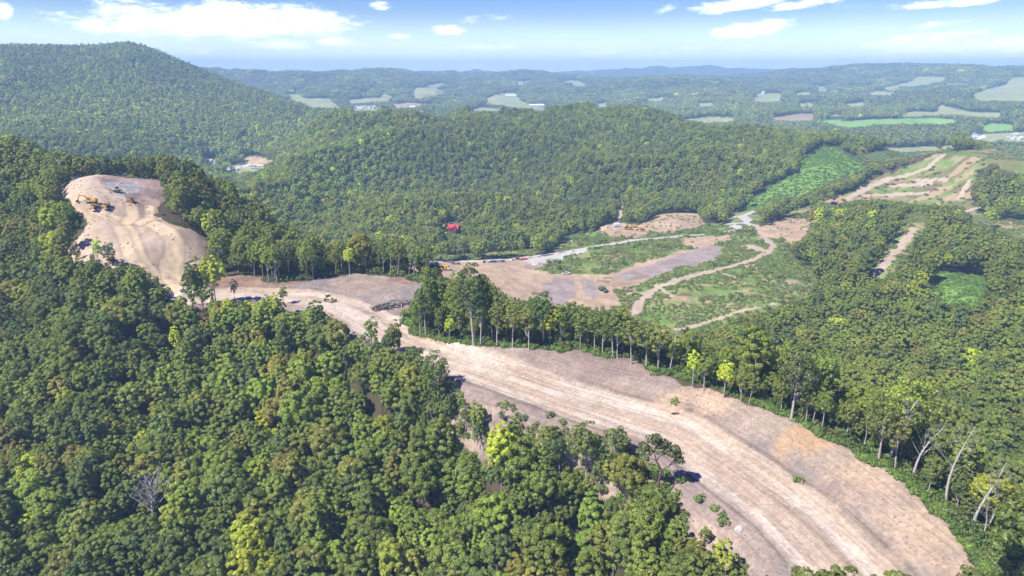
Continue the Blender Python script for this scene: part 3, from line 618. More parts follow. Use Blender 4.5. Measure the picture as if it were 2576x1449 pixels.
def joined(name, a, b):
    """one mesh out of crown and trunk, for the uncountable part of the wood"""
    va = np.zeros(len(a.vertices)*3, np.float32); a.vertices.foreach_get('co', va)
    fa = np.zeros(len(a.loops), np.int32); a.loops.foreach_get('vertex_index', fa)
    lv = np.zeros(len(a.vertices), np.float32); a.attributes['leafv'].data.foreach_get('value', lv)
    vb = np.zeros(len(b.vertices)*3, np.float32); b.vertices.foreach_get('co', vb)
    fb = np.zeros(len(b.loops), np.int32); b.loops.foreach_get('vertex_index', fb)
    me = np_mesh(name, np.concatenate([va,vb]).reshape(-1,3), np.concatenate([fa, fb+len(a.vertices)]).reshape(-1,4))
    at = me.attributes.new('leafv', 'FLOAT', 'POINT'); at.data.foreach_set('value', np.concatenate([lv, np.ones(len(b.vertices), np.float32)]))
    me.materials.append(M_LEAF); me.materials.append(b.materials[0])
    mi = np.zeros(len(me.polygons), np.int32); mi[len(a.polygons):] = 1; me.polygons.foreach_set('material_index', mi); return me
library = bpy.data.collections.new('tree_library')
def lib(me, i):
    o = bpy.data.objects.new('p%03d' % i, me); library.objects.link(o)
LIBN = 0
def addlib(me):
    global LIBN; lib(me, LIBN); LIBN += 1; return LIBN-1
I_NEAR = [addlib(joined('tree', CROWN[i], TRUNK[i])) for i in range(NKN)]
I_MID = []
for i in range(6):
    R, z0, z1, nc, spz, tr_, bk = KINDS[i]; me, cs = crown_mesh('crown_mid', 400+i, R, z0-1.5, z1, 34, 950, .85, cr=(.19,.33)); I_MID.append(addlib(me))
I_MIDEDGE = []
for i in (6,7,8):
    R, z0, z1, nc, spz, tr_, bk = KINDS[i]; me, cs = crown_mesh('crown_mid', 430+i, R, z0, z1, nc, 500, .8, cr=(.28,.44), sparse=spz); I_MIDEDGE.append(addlib(joined('tree', me, TRUNK[i])))
I_FAR = []
for i in range(5):
    R, z0, z1, nc, spz, tr_, bk = KINDS[i]; me, cs = crown_mesh('crown_far', 500+i, R*1.05, z0-3, z1, 13, 210, 1.9, cr=(.3,.45)); I_FAR.append(addlib(me))
I_PATCH = []
for i in range(4):
    r = np.random.default_rng(600+i); Vs = []; Fs = []; L = []; b = 0
    for k in range(14):
        ang = k*2.4; rr = 3.9*math.sqrt(k+.3)*1.35
        P_, N_, cs, rs = crown_points(r, r.uniform(4.5,6.5), 0, r.uniform(13,18), 8, 46, cr=(.35,.5))
        P_ = P_+np.array([rr*math.cos(ang), rr*math.sin(ang), 0]); vs, fs = leaf_quads(P_, N_, 4.2, r)
        Vs.append(vs); Fs.append(fs+b); b += len(vs); L.append(np.full(len(vs), r.uniform(.75,1.25)))
    me = np_mesh('wood_patch', np.concatenate(Vs), np.concatenate(Fs)); at = me.attributes.new('leafv','FLOAT','POINT'); at.data.foreach_set('value', np.concatenate(L).astype(np.float32)); me.materials.append(M_LEAF); I_PATCH.append(addlib(me))
SHRUB = []
for i in range(4):
    me, cs = crown_mesh('shrub', 700+i, 1.5, -.4, 1.7, 9, 260, .34, cr=(.35,.55)); SHRUB.append(me)
I_SHRUB = [addlib(m) for m in SHRUB]
M_RUB = flat_material('broken_shale', (.36,.28,.23), .95, .1, 0, 2, .5)
I_RUB = []
for i in range(3):
    r = random.Random(40+i); m = MB(); vs = []
    for k in range(3):
        for q in range(6): a = q*PI/3+k*.4; rr = (1,.85,.35)[k]*r.uniform(.65,1.15); vs.append((rr*math.cos(a), rr*math.sin(a)*.8, (-.3,.35,.75)[k]*r.uniform(.8,1.1)))
    m.add(vs, [(k*6+q, k*6+(q+1)%6, k*6+6+(q+1)%6, k*6+6+q) for k in range(2) for q in range(6)]+[tuple(range(12,18))]); me = m.mesh('rock', M_RUB); lvv = me.attributes.new('leafv','FLOAT','POINT'); I_RUB.append(addlib(me))
I_BARE = []
def snag_mesh(name, seed, h, r0, lean=0, nb=14, mat=None, fork=True, spread=3.6, thin=1.0):
    r = np.random.default_rng(seed); m = MB()
    def at(t): return Vector((lean*h*t*t*.9+.35*math.sin(t*5+seed), .3*math.sin(t*4+seed*2), h*t-.6*(1-t)))
    m.tube([at(i/8) for i in range(9)], [r0*(1.3 if i == 0 else 1)*(1-.85*i/8)+.02 for i in range(9)], 6)
    for k in range(nb):
        t0 = .42+.55*(k+.5)/nb; a = at(t0); an = k*2.4+r.uniform(-.4,.4); L = spread*(1.15-.75*t0)*r.uniform(.7,1.25)
        b = a+Vector((math.cos(an)*L*.55, math.sin(an)*L*.55, L*.55)); c = a+Vector((math.cos(an)*L, math.sin(an)*L, L*r.uniform(.9,1.5)))
        rb = r0*.36*(1.1-t0*.7)*thin; m.tube([a,b,c], [rb,rb*.65,rb*.25], 4)
        for q_ in range(3):
            p = b.lerp(c, r.uniform(0,.9)); e = p+Vector(r.normal(size=3))*L*.32+Vector((0,0,L*.25)); m.tube([p,e],[rb*.42,rb*.15],3)
    return m.mesh(name, mat or M_DEAD, True)
I_BARE.append(addlib(snag_mesh('bare_tree', 5, 15, .22)))

# ------------------------------------------------------------------ what is kept open in front of the clearings
KEEPN = {}
keep_haul = [(500,742),(520,757),(600,752),(640,742),(700,745),(740,768),(790,762),(830,775),(862,830),(930,855),(1000,865),(1025,905),(1060,930),(1100,950),(1120,1010),(1180,1048),(1250,1068),(1300,1092),(1420,1115),(1500,1138),(1590,1150),(1650,1190),(1668,1240),(1668,1290),(1720,1335),(1780,1335),(1830,1400),(1900,1470),(2510,1470),(2440,1400),(2370,1312),(2300,1237),(2240,1187),(2160,1152),(2050,1092),(1960,1042),(1880,1012),(1780,967),(1700,947),(1620,922),(1550,905),(1480,890),(1400,881),(1310,873),(1230,869),(1150,863),(1080,851),(1030,837),(1012,815),(1030,790),(1040,770),(1050,745),(1050,712),(1030,703),(960,690),(900,686),(840,693),(780,706),(700,714),(600,722),(500,735)]
keep_hill = [(155,455),(190,436),(250,428),(310,430),(360,448),(412,456),(415,500),(400,545),(430,562),(480,578),(522,600),(518,645),(475,680),(462,712),(465,740),(440,742),(405,725),(375,690),(350,668),(300,662),(250,662),(200,652),(160,636),(190,600),(222,570),(200,540),(165,510),(150,490)]
vx = np.arange(4, 2576, 8.0); vy = np.arange(140, 1449, 8.0)
VXX, VYY = np.meshgrid(vx, vy, indexing='ij'); va, vs_ = ray(VXX.ravel(), VYY.ravel())
lm = np.linspace(math.log(60), math.log(6500), 1100); vis_d = np.full(va.shape, 1e6); vis_c = np.zeros(va.shape, np.int8); pend = np.arange(va.size)
for L in lm:
    h = Hz(va[pend], np.full(pend.shape, L)); dd_ = math.exp(L); g = h >= CAMZ+dd_*vs_[pend]
    if g.any():
        k = pend[g]; vis_d[k] = dd_
        ii = np.clip(np.searchsorted(az_v, va[k])-1, 0, NA-2); jj = min(max(np.searchsorted(ld_v, L)-1, 0), ND-2); vis_c[k] = cls[ii, jj]; pend = pend[~g]
vis_d = vis_d.reshape(VXX.shape); vis_c = vis_c.reshape(VXX.shape)
inh = in_poly(VXX, VYY, keep_haul); inl = in_poly(VXX, VYY, keep_hill)
keep = ((vis_c != FOREST) & (vis_c != HAUL) & (vis_c != HILL)) | inh | inl
keep &= vis_d < 6000
def blocks(px, py, d):
    i = np.clip(np.round((px-4)/8).astype(int), 0, len(vx)-1); j = np.clip(np.round((py-140)/8).astype(int), 0, len(vy)-1)
    ok = (px > -20) & (px < 2600) & (py > 140) & (py < 1449)
    return keep[i, j] & (vis_d[i, j] > d+6) & ok
def cls_at(x, y):
    a = np.arctan2(x, y); l = np.log(np.hypot(x, y))
    i = np.clip(np.searchsorted(az_v, a)-1, 0, NA-2); j = np.clip(np.searchsorted(ld_v, l)-1, 0, ND-2); return cls[i, j]

BERM = [(1012,815),(1030,837),(1080,851),(1150,863),(1230,869),(1310,873),(1400,881),(1480,890),(1550,905),(1620,922),(1700,947),(1780,967),(1880,1012),(1960,1042),(2050,1092),(2160,1152),(2240,1187),(2300,1237),(2370,1312),(2440,1400),(2490,1448)]
berm_line = wline(BERM, 100, 2)+[hit(1088,745)]+wline([(1066,712),(1030,703),(960,690),(900,686),(840,693),(780,706),(700,705),(600,695),(520,697)], 100, 2)
# ------------------------------------------------------------------ tree placement
PAL = np.array([(.082,.118,.034),(.098,.140,.038),(.110,.155,.040),(.068,.108,.042),(.128,.150,.044),(.140,.146,.048),(.120,.180,.040),(.21,.27,.035)])
PW = np.array([.17,.23,.2,.12,.1,.035,.12,.025])
def ring(d0, d1, sp, seed):
    r = np.random.default_rng(seed); xm = d1*.78
    X, Y = np.meshgrid(np.arange(-xm, xm, sp), np.arange(20, d1, sp*.9)); X = X+(np.arange(X.shape[0]) % 2)[:,None]*sp/2
    X = (X+r.uniform(-.34,.34,X.shape)*sp).ravel(); Y = (Y+r.uniform(-.34,.34,Y.shape)*sp).ravel()
    d = np.hypot(X, Y); a = np.arctan2(X, Y); m = (d >= d0) & (d < d1) & (np.abs(a) < rad(43)); return X[m], Y[m], r
T = {k: [] for k in ('x','y','z','i','s','sz','r','c','k')}
def put(x, y, z, idx, s, szz, rot, colr, kind):
    for k, v in zip(('x','y','z','i','s','sz','r','c','k'), (x,y,z,idx,s,szz,rot,colr,kind)): T[k].append(np.asarray(v))
def tints(x, y, r, amt=1.0):
    n = len(x); ci = r.choice(len(PAL), n, p=PW/PW.sum()); c = PAL[ci].copy()
    zn = fbm(x/70, y/70, 3, 71); c *= (.80+.46*zn)[:,None]*(.62+.76*fbm(x/420, y/420, 4, 73))[:,None]
    ol = ss(fbm(x/45+9, y/45, 3, 72), .5, .7); c = c*(1-ol[:,None]*.4)+np.array((.125,.160,.045))*ol[:,None]*.4
    return c*r.uniform(.80,1.25,(n,1))*np.array((2.05,1.88,.98))
def shell(d0, d1, sp, seed, idxs, smin, smax, trees_hi=16.0, checks=True, dens=1.0, shrubs=True, drop=False):
    x, y, r = ring(d0, d1, sp, seed); c = cls_at(x, y); z = Hxy(x, y)
    bx, by, bd = project(x, y, z)
    d = np.hypot(x, y)
    ok = (c == FOREST)
    left = (c == HAUL) & ~in_poly(bx, by, keep_haul) & (by > 850) & (bx < 1800) & ((bx < 1100) | (by > 940)) & (r.uniform(size=len(x)) < .92)
    ok |= left
    ok |= (c == HILL) & ~in_poly(bx, by, keep_hill) & (d < 420)
    ok |= (c == VINE) & (d > 600) & (r.uniform(size=len(x)) < .035)
    x, y, z, c, d = x[ok], y[ok], z[ok], c[ok], d[ok]
    s = r.uniform(smin, smax, len(x))
    idx = r.choice(len(idxs), len(x))
    if d0 < 200:
        eb, _, _ = seg_dist(x, y, berm_line); em = (eb < 16) & (r.uniform(size=len(x)) < .55); s[(eb < 16)] *= r.uniform(.6,1.12,(eb < 16).sum()); thin = (eb < 10) & (r.uniform(size=len(x)) < .5); idxs = list(idxs)+I_NEAR[6:]; idx[em] = r.integers(6, 9, em.sum())
    alive = np.ones(len(x), bool)
    shrub = np.zeros(len(x), bool)
    if d0 >= 200: thin = np.zeros(len(x), bool)
    if checks:
        for _ in range(4):
            bad = np.zeros(len(x), bool)
            for hh, off in ((.95,0),(.72,-3.2),(.72,3.2),(.45,0)):
                tx, ty, td = project(x+off*s*np.cos(np.arctan2(x,y)), y-off*s*np.sin(np.arctan2(x,y)), z+trees_hi*s*hh); bad |= blocks(tx, ty, d)
            if drop: break
            s[bad] *= .80
            if not bad.any(): break
        alive = ~bad | ((not drop) & (d < 460) & (r.uniform(size=len(x)) < .75)); s[bad & alive] *= .62; shrub = bad & ~alive & shrubs
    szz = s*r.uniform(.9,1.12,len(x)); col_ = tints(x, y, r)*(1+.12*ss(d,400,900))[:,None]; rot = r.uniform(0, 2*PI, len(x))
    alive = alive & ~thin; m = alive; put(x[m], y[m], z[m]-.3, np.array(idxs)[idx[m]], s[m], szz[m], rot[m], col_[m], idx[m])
    m = shrub; n = m.sum()
    if n: put(x[m], y[m], z[m], r.choice(I_SHRUB, n), r.uniform(.8,1.6,n), r.uniform(.8,1.5,n), rot[m], col_[m]*1.15, np.full(n,-1))
shell(95, 460, 5.8, 1, I_NEAR[:6], .66, 1.20)
shell(460, 1500, 6.9, 2, I_MID, .66, 1.1)
shell(1500, 3000, 10.5, 3, I_FAR, .85, 1.3)
shell(3000, 9000, 27, 4, I_PATCH, .9, 1.2, trees_hi=15, shrubs=False, drop=True)
for k in T: T[k] = np.concatenate(T[k])
# ---- trees too many to count stand in one object; the largest in view are picked out below
def scatter_object(name, sel, Td, label, category, kind='stuff'):
    n = len(sel); me = bpy.data.meshes.new(name); me.vertices.add(n)
    me.vertices.foreach_set('co', np.stack([Td['x'][sel], Td['y'][sel], Td['z'][sel]], 1).astype(np.float32).ravel())
    def A(nm, ty, arr, fld='value'): a = me.attributes.new(nm, ty, 'POINT'); a.data.foreach_set(fld, np.ascontiguousarray(arr).ravel())
    A('idx', 'INT', Td['i'][sel].astype(np.int32)); A('rot', 'FLOAT', Td['r'][sel].astype(np.float32))
    A('scl', 'FLOAT_VECTOR', np.stack([Td['s'][sel], Td['s'][sel], Td['sz'][sel]], 1).astype(np.float32), 'vector')
    A('tcol', 'FLOAT_VECTOR', Td['c'][sel].astype(np.float32), 'vector')
    o = bpy.data.objects.new(name, me); C.objects.link(o); md = o.modifiers.new('scatter', 'NODES'); md.node_group = SCATTER
    o['kind'] = kind; o['label'] = label; o['category'] = category; return o
def make_scatter():
    g = bpy.data.node_groups.new('scatter', 'GeometryNodeTree')
    g.interface.new_socket('Geometry', in_out='INPUT', socket_type='NodeSocketGeometry'); g.interface.new_socket('Geometry', in_out='OUTPUT', socket_type='NodeSocketGeometry')
    N = g.nodes; Lk = g.links
    gi = N.new('NodeGroupInput'); go = N.new('NodeGroupOutput'); ip = N.new('GeometryNodeInstanceOnPoints'); ci = N.new('GeometryNodeCollectionInfo')
    ci.inputs['Collection'].default_value = library; ci.inputs['Separate Children'].default_value = True; ci.inputs['Reset Children'].default_value = True
    def na(nm, ty): a = N.new('GeometryNodeInputNamedAttribute'); a.data_type = ty; a.inputs['Name'].default_value = nm; return a.outputs['Attribute']
    cx = N.new('ShaderNodeCombineXYZ'); Lk.new(na('rot','FLOAT'), cx.inputs[2])
    er = N.new('FunctionNodeEulerToRotation'); Lk.new(cx.outputs[0], er.inputs[0])
    Lk.new(gi.outputs[0], ip.inputs['Points']); Lk.new(ci.outputs[0], ip.inputs['Instance']); ip.inputs['Pick Instance'].default_value = True
    Lk.new(na('idx','INT'), ip.inputs['Instance Index']); Lk.new(er.outputs[0], ip.inputs['Rotation']); Lk.new(na('scl','FLOAT_VECTOR'), ip.inputs['Scale'])
    Lk.new(ip.outputs[0], go.inputs[0]); return g
SCATTER = make_scatter()
print('SCATTER COUNT', len(T['x']))
#@@OBJECTS
# ------------------------------------------------------------------ things: helpers
def thing(name, label, cat, loc=(0,0,0), rz=0, group=None, tilt=None):
    o = bpy.data.objects.new(name, None); C.objects.link(o); o.empty_display_size = .5
    o.location = loc; o.rotation_euler = (tilt[0] if tilt else 0, tilt[1] if tilt else 0, rz); o['label'] = label; o['category'] = cat
    if group: o['group'] = group
    return o
def part(name, me, parent):
    o = bpy.data.objects.new(name, me); C.objects.link(o); o.parent = parent; return o
def solo(name, me, label, cat, loc, rz=0, group=None, sc=1, tint=None):
    o = bpy.data.objects.new(name, me); C.objects.link(o); o.location = loc; o.rotation_euler = (0,0,rz); o.scale = (sc,sc,sc); o['label'] = label; o['category'] = cat
    if group: o['group'] = group
    if tint is not None: o['tcol'] = [float(v) for v in tint]
    return o
def copy_thing(src, loc, rz, label, scale=None, group=None):
    r = src.copy(); C.objects.link(r); r.location = loc; r.rotation_euler = (src.rotation_euler[0], src.rotation_euler[1], rz); r['label'] = label
    if scale: r.scale = scale
    if group: r['group'] = group
    for ch in src.children:
        c = ch.copy(); C.objects.link(c); c.parent = r
        for g in ch.children: d = g.copy(); C.objects.link(d); d.parent = c
    return r
def canopy_hit(x, y, h, dmin=90):
    a, s = ray(x, y); a = float(a); s = float(s); hz = Hz(np.full(_lm.shape, a), _lm); rz = CAMZ+_dm*s
    ok = np.nonzero((hz+h >= rz) & (_dm >= dmin))[0]; k = ok[0]; d = _dm[k]; return Vector((d*math.sin(a), d*math.cos(a), float(hz[k])))
def pct(x, y, z):
    px, py, _ = project(np.array(x), np.array(y), np.array(z)); return int(round(float(px)/W0*100)), int(round(float(py)/H0*100))

# ------------------------------------------------------------------ hand placed trees along the clearings
kk = T['k']; near = np.isin(T['i'], I_NEAR) & (kk >= 0)
removed = np.zeros(len(T['x']), bool)
# (base x, base y, top x, top y, kind, tint index, description)
EDGE = [(1072,846,1066,713,6,0,'tall thin tree with a bare lower trunk'),(1192,860,1179,663,8,3,'tallest pale trunked tree'),(1209,861,1209,713,7,3,'straight white trunked tree'),(1367,860,1356,730,6,3,'slim white trunked tree'),
 (1384,870,1384,766,7,7,'bright yellow green young tree'),(1409,870,1415,768,7,6,'slim crooked tree with light green leaves'),(1432,870,1436,756,6,0,'thin trunked tree with a small crown'),(1496,886,1493,776,6,1,'thin trunked tree with a ragged crown'),
 (1516,891,1520,780,7,0,'slender tree with forked pale trunk'),(1542,900,1540,770,8,0,'tall white trunked tree'),(1553,902,1556,786,7,1,'thin white trunked tree'),(1589,910,1592,796,6,2,'thin tree with light green crown'),(1130,856,1131,796,7,7,'short yellow green tree'),(1105,850,1104,782,7,1,'short thin trunked tree'),
 (1250,864,1252,760,7,1,'slender dark green tree'),(1290,868,1296,762,6,2,'slim tree with open crown'),(1330,872,1328,770,7,4,'slim olive green tree'),(1460,880,1462,782,7,6,'small light green tree'),(1625,918,1622,806,6,1,'thin grey trunked tree'),(1655,928,1660,812,7,4,'slender olive tree'),
 (919,686,917,606,6,1,'tall pale trunked tree'),(937,686,938,610,7,2,'thin pale trunked tree'),(965,689,964,596,7,1,'straight grey trunked tree'),(983,691,985,602,8,1,'tall white trunked tree'),(999,696,1004,600,6,4,'thin tree with loose crown'),(1069,706,1075,612,8,1,'tall forked pale tree'),(1040,703,1046,618,7,2,'thin open crowned tree'),
 (788,703,782,628,8,3,'forked white trunked tree'),(880,690,876,620,6,7,'yellow green tree'),(845,692,842,630,7,4,'small olive tree'),
 (1742,965,1749,880,7,7,'yellow green thin trunked tree'),(1769,977,1776,890,7,6,'thin white trunked tree'),(1820,992,1830,905,6,7,'yellow leaved tree with branching white trunk'),(1862,1005,1870,926,7,4,'thin trunked olive tree'),(1884,1010,1904,935,7,1,'right leaning slim tree'),
 (1964,1032,1966,948,6,1,'grey trunked tree'),(1990,1049,2017,886,8,3,'tall crowned pale trunked tree'),(2027,1059,2036,955,7,1,'thin trunked dark green tree'),(2042,1065,2066,975,7,0,'slim right leaning tree'),(2067,1075,2080,975,6,6,'small light green tree with pale trunk'),
 (2126,1099,2144,1000,6,2,'thin pale trunked tree'),(2209,1155,2227,1000,8,0,'tall white trunked tree with feathery crown'),(2251,1172,2261,1040,7,4,'thin white trunked tree'),(2334,1239,2356,1150,7,1,'short right leaning tree'),(2404,1279,2424,1200,7,3,'short thin tree'),
 (1108,1024,1085,885,8,0,'tall open crowned tree with curved trunk'),(1409,1202,1392,1085,6,3,'grey green open crowned tree'),(1475,1225,1468,1062,8,0,'large open crowned tree'),(1552,1200,1550,1068,6,1,'open crowned tree'),(1172,1090,1170,1010,7,0,'small dark open crowned tree'),(1262,1062,1262,1030,7,1,'small bushy sapling'),
 (247,668,243,598,7,7,'thin light green sapling'),(275,678,272,606,6,3,'dark ragged tree'),(394,752,387,696,7,1,'small green tree'),(486,790,482,655,4,0,'tall dense dark tree'),(590,757,588,702,7,1,'thin open tree'),(714,765,712,718,7,6,'small light green tree'),(935,890,932,798,7,6,'slim light green tree'),(990,900,994,806,7,1,'thin sparse tree'),
 (187,575,170,525,6,3,'leaning pale trunked tree'),(162,617,148,560,7,3,'leaning grey trunked tree'),(600,690,598,600,8,4,'tall thin trunked tree'),(640,697,640,608,7,2,'thin trunked tree'),(690,700,690,612,6,1,'slim tree')]
WHERE = lambda x, y: ('on the hilltop' if x < 520 and y < 760 else 'above the road bend' if x < 720 and y < 712 else 'by the road bend' if x < 760 else 'behind the shale pad' if y < 712 else 'left of haul road' if (x < 1700 and y > 885 and not (y < 925 and x > 1100)) or (x < 1010) else 'right of haul road')
def px_tree(bx, by, tx, ty, dmin=90):
    b = hit(bx, by, dmin); a, s = ray(tx, ty); d = math.hypot(b.x, b.y)*1.0; top = CAMZ+d*float(s); return b, max(4.5, (top-b.z)*1.02), d
n_hand = 0
for (bx, by, tx, ty, kd, ti, desc) in EDGE:
    if by > 840 and bx > 1100 and not 1380 < bx < 1480 + 80 or bx > 1600: by += 7
    b, h, d = px_tree(bx, by, tx, ty)
    a2, _ = ray(tx, ty); lx = d*math.sin(float(a2))-d*math.sin(float(ray(bx,by)[0]))
    R, z0, z1 = KINDS[kd][:3]; sc = h/z1; x_, y_ = round(bx/W0*100), round(by/H0*100)
    o = thing('broadleaf_tree', f"{desc} {WHERE(bx,by)}, {x_}% across, {y_}% down", 'tree', (b.x, b.y, b.z-.2), random.uniform(0,6), 'trees lining the clearings', None)
    tiltm = Matrix.Rotation(math.atan2(lx, h), 4, 'Y'); o.rotation_euler = (tiltm @ Matrix.Rotation(random.uniform(0,6), 4, 'Z')).to_euler(); o.scale = (sc*random.uniform(.9,1.15),)*2+(sc,)
    c = part('crown', CROWN[kd], o); c['tcol'] = [float(v)*random.uniform(.9,1.15) for v in PAL[ti]*(1.3 if ti == 7 else 1)*np.array((1.7,1.6,1.0))]; part('trunk', TRUNK[kd], o); n_hand += 1
    # keep the uncounted trees from standing in the same spot or in front
    removed |= near & (np.hypot(T['x']-b.x, T['y']-b.y) < 2.5)
# leaning and dead trees with their own shapes
SNAGS = [(1684,936,1719,800,.16,'slim dead white tree leaning right above the haul road edge'),(2234,1166,2327,1020,.40,'thick curved white trunk leaning right beyond the road edge'),(2291,1201,2398,1100,.32,'white forked trunk leaning far to the right beside the road berm'),
 (2376,1269,2462,1088,.32,'largest white bare branched tree near the lower right corner'),(2451,1334,2546,1178,.34,'thick pale leaning snag by the right frame edge'),(2482,1338,2520,1230,.2,'thin pale leaning trunk next to the thick snag at lower right'),(2470,1350,2492,1260,.15,'short thin pale trunk at the foot of the lower right snags'),
 (1096,1115,1080,1010,.18,'curved bare white trunk at the forest edge below the haul road'),(1239,1185,1212,1092,.2,'bare white branched dead tree on the bank below the haul road'),(1240,862,1236,770,.16,'bare pale dead tree in the roadside strip'),(1275,860,1290,745,.15,'forked dead grey tree in the roadside strip'),(1030,700,1034,640,.16,'dead pale trunk on the pad rim'),(2170,1125,2186,1050,.12,'thin bare leaning trunk on the right road edge'),
 (2010,1052,2024,985,.1,'thin bare forked trunk beside the tall tree on the right road edge'),(1690,1290,1650,1210,.0,'')][:14]
for i, (bx, by, tx, ty, r0, lab) in enumerate(SNAGS):
    b, h, d = px_tree(bx, by, tx, ty); a2, _ = ray(tx, ty); lx = d*math.sin(float(a2))-d*math.sin(float(ray(bx,by)[0]))
    o = thing('bare_tree', lab, 'dead tree', (b.x, b.y, b.z-.2), 0, 'bare and leaning trees'); big = r0 > .25
    part('trunk', snag_mesh('trunk', 50+i, h, r0, lean=lx/h/.9, nb=10 if big else 8, spread=3.4 if big else 2.2, thin=.8), o)
    if big or i in (0,):
        me, cs = crown_mesh('crown', 800+i, 2.4, h*.62, h*1.0, 9, 420, .4, cr=(.2,.34), sparse=.3)
        c = part('crown', me, o); c.location = (lx*.82, 0, 0); c['tcol'] = [.19,.22,.09]
    n_hand += 1
for (x_, y_, sc, lab) in [(382,1252,1.15,'pale grey leafless dead tree standing in the canopy of the lower left forest'),(2240,1150,.8,''),(1985,745,.0,'')][:1]:
    b = canopy_hit(x_, y_, 13.0); o = thing('bare_tree', lab, 'dead tree', b, 1.0, 'bare and leaning trees'); part('trunk', snag_mesh('trunk', 91, 19, .45, 0, 30, None, True, 6.6, 1.7), o)
    removed |= near & (np.hypot(T['x']-b.x, T['y']-b.y+2.5) < 7.0); n_hand += 1
tv = [(1950,748),(1966,742),(1982,752),(1998,745),(2012,738),(2028,744),(2040,735),(1990,735)]
sn = snag_mesh('trunk', 33, 8, .13, 0, 12, None, True, 2.6); 
for i, (x_, y_) in enumerate(tv):
    b = hit(x_, y_, 380); o = thing('bare_tree', 'bare grey dead tree in the thicket at the right end of the grass slope', 'dead tree', b, i, 'grey dead thicket right of the grass slope'); part('trunk', sn, o); n_hand += 1
    removed |= (np.hypot(T['x']-b.x, T['y']-b.y) < 7) & (T['z'] < 60)
# the lone tree in front of the haul road
b, h, d = px_tree(1654, 1275, 1642, 1085); LT = MB(); s_ = h/17.5
LT.tube([(0,0,-1),(.1,0,3),(-.1,.1,6.5),(.35,0,8.6)],[.36,.27,.22,.2],8); LT.tube([(.35,0,8.6),(-.9,.2,10.6),(-1.4,.1,12.6),(-3,.2,14.2)],[.17,.13,.1,.04],6); LT.tube([(.35,0,8.6),(1.7,0,9.6),(2.7,0,11),(3.1,0,13)],[.15,.12,.09,.04],6)
LT.tube([(-.9,.2,10.6),(.4,.4,12.4),(1.1,.4,14)],[.1,.07,.03],5); LT.tube([(-1.4,.1,12.6),(-.9,0,14.4),(-1.2,0,16)],[.09,.06,.03],5); LT.tube([(1.7,0,9.6),(3.4,.2,10.4)],[.08,.04],5); LT.tube([(-.9,.2,10.6),(-3.2,-.4,12)],[.08,.03],5)
o = thing('broadleaf_tree', 'lone umbrella shaped tree with forked dark trunk in front of the haul road', 'tree', (b.x,b.y,b.z), 0, 'trees lining the clearings'); o.scale = (s_,)*3; part('trunk', LT.mesh('trunk', M_BARKD, True), o)
r = np.random.default_rng(9); cc = np.array([(-3.6,0,14.2),(-2.2,.6,15.3),(-1.4,-.5,16.4),(-3.9,.4,12.7),(-.9,.5,14.6),(.2,0,15),(1.1,.4,14.1),(2.6,0,13.6),(3.3,.3,12.3),(3.7,-.2,11),(-2.6,-.4,13.2),(-.4,-.2,13.2),(1.9,-.3,12.6)]); ci = r.choice(len(cc), 1500); dv = r.normal(size=(1500,3)); dv /= np.linalg.norm(dv,axis=1,keepdims=True)
vs_l, fs_l = leaf_quads(cc[ci]+dv*np.array([1.15,1.15,.75])*r.uniform(.6,1.05,(1500,1)), dv+r.normal(size=(1500,3))*.5+np.array([0,0,.3]), .42, r); me = np_mesh('crown', vs_l, fs_l); lv = me.attributes.new('leafv','FLOAT','POINT'); lv.data.foreach_set('value', np.repeat(r.uniform(.7,1.25,1500),4).astype(np.float32)); me.materials.append(M_LEAF)
c = part('crown', me, o); c['tcol'] = [.16,.18,.06]; n_hand += 1
removed |= near & (np.hypot(T['x']-b.x, T['y']-b.y) < 5)

for (bx, by, tx, ty, r0, lab) in SNAGS:      # open ground around the leaning trunks
    b = hit(bx, by); db = math.hypot(b.x, b.y); mx = (bx+tx)/2; my = (by+ty)/2; qx, qy, qd = project(T['x'], T['y'], T['z']+11*T['s']); dT = np.hypot(T['x'], T['y'])
    removed |= near & (dT < db+3) & (dT > db-60) & (np.abs(qx-mx) < 62) & (qy > my-60) & (qy < by+150) & (bx > 1600)
    removed |= near & (np.hypot(T['x']-b.x, T['y']-b.y) < 4)
# ------------------------------------------------------------------ colour accents on single trees
ACC = [(497,1022,(.50,.50,.03),'brilliant yellow'),(655,1050,(.48,.50,.03),'brilliant yellow'),(688,1088,(.38,.44,.035),'bright yellow green'),(627,1195,(.36,.44,.035),'bright yellow green'),(640,1232,(.33,.42,.035),'bright lime'),(62,985,(.34,.40,.04),'bright yellow green'),(330,1145,(.32,.40,.04),'bright yellow green'),(105,1190,(.30,.38,.04),'bright yellow green'),
 (640,1420,(.42,.46,.03),'brilliant yellow'),(690,1432,(.36,.42,.035),'bright yellow green'),(400,1305,(.36,.42,.05),'pale yellow green'),(905,1360,(.32,.42,.04),'bright lime'),(860,1395,(.30,.40,.04),'bright lime'),(1500,1262,(.22,.34,.045),'large lime green'),(1535,1300,(.20,.32,.045),'lime green'),(960,1120,(.32,.38,.04),'bright yellow green'),
 (345,993,(.20,.105,.06),'rust red'),(30,1095,(.30,.26,.06),'dull golden'),(18,1130,(.28,.25,.06),'dull golden'),(350,1010,(.28,.34,.06),'pale yellow green'),(1745,860,(.24,.32,.04),'yellow green'),(2090,1000,(.28,.34,.04),'yellow green'),(2190,985,(.26,.32,.04),'yellow green'),(1990,960,(.2,.3,.04),'light green'),(2490,1190,(.36,.40,.04),'bright yellow green'),
 (800,1330,(.24,.30,.045),'light olive green'),(1215,1380,(.26,.36,.05),'lime green'),(250,940,(.17,.26,.045),'grass green'),(520,930,(.18,.27,.045),'grass green'),(1000,1440,(.34,.40,.04),'bright yellow green'),(740,900,(.2,.24,.05),'light olive'),(2400,600,(.3,.3,.06),'golden green'),(2450,640,(.28,.28,.06),'golden green')]
accent = {}
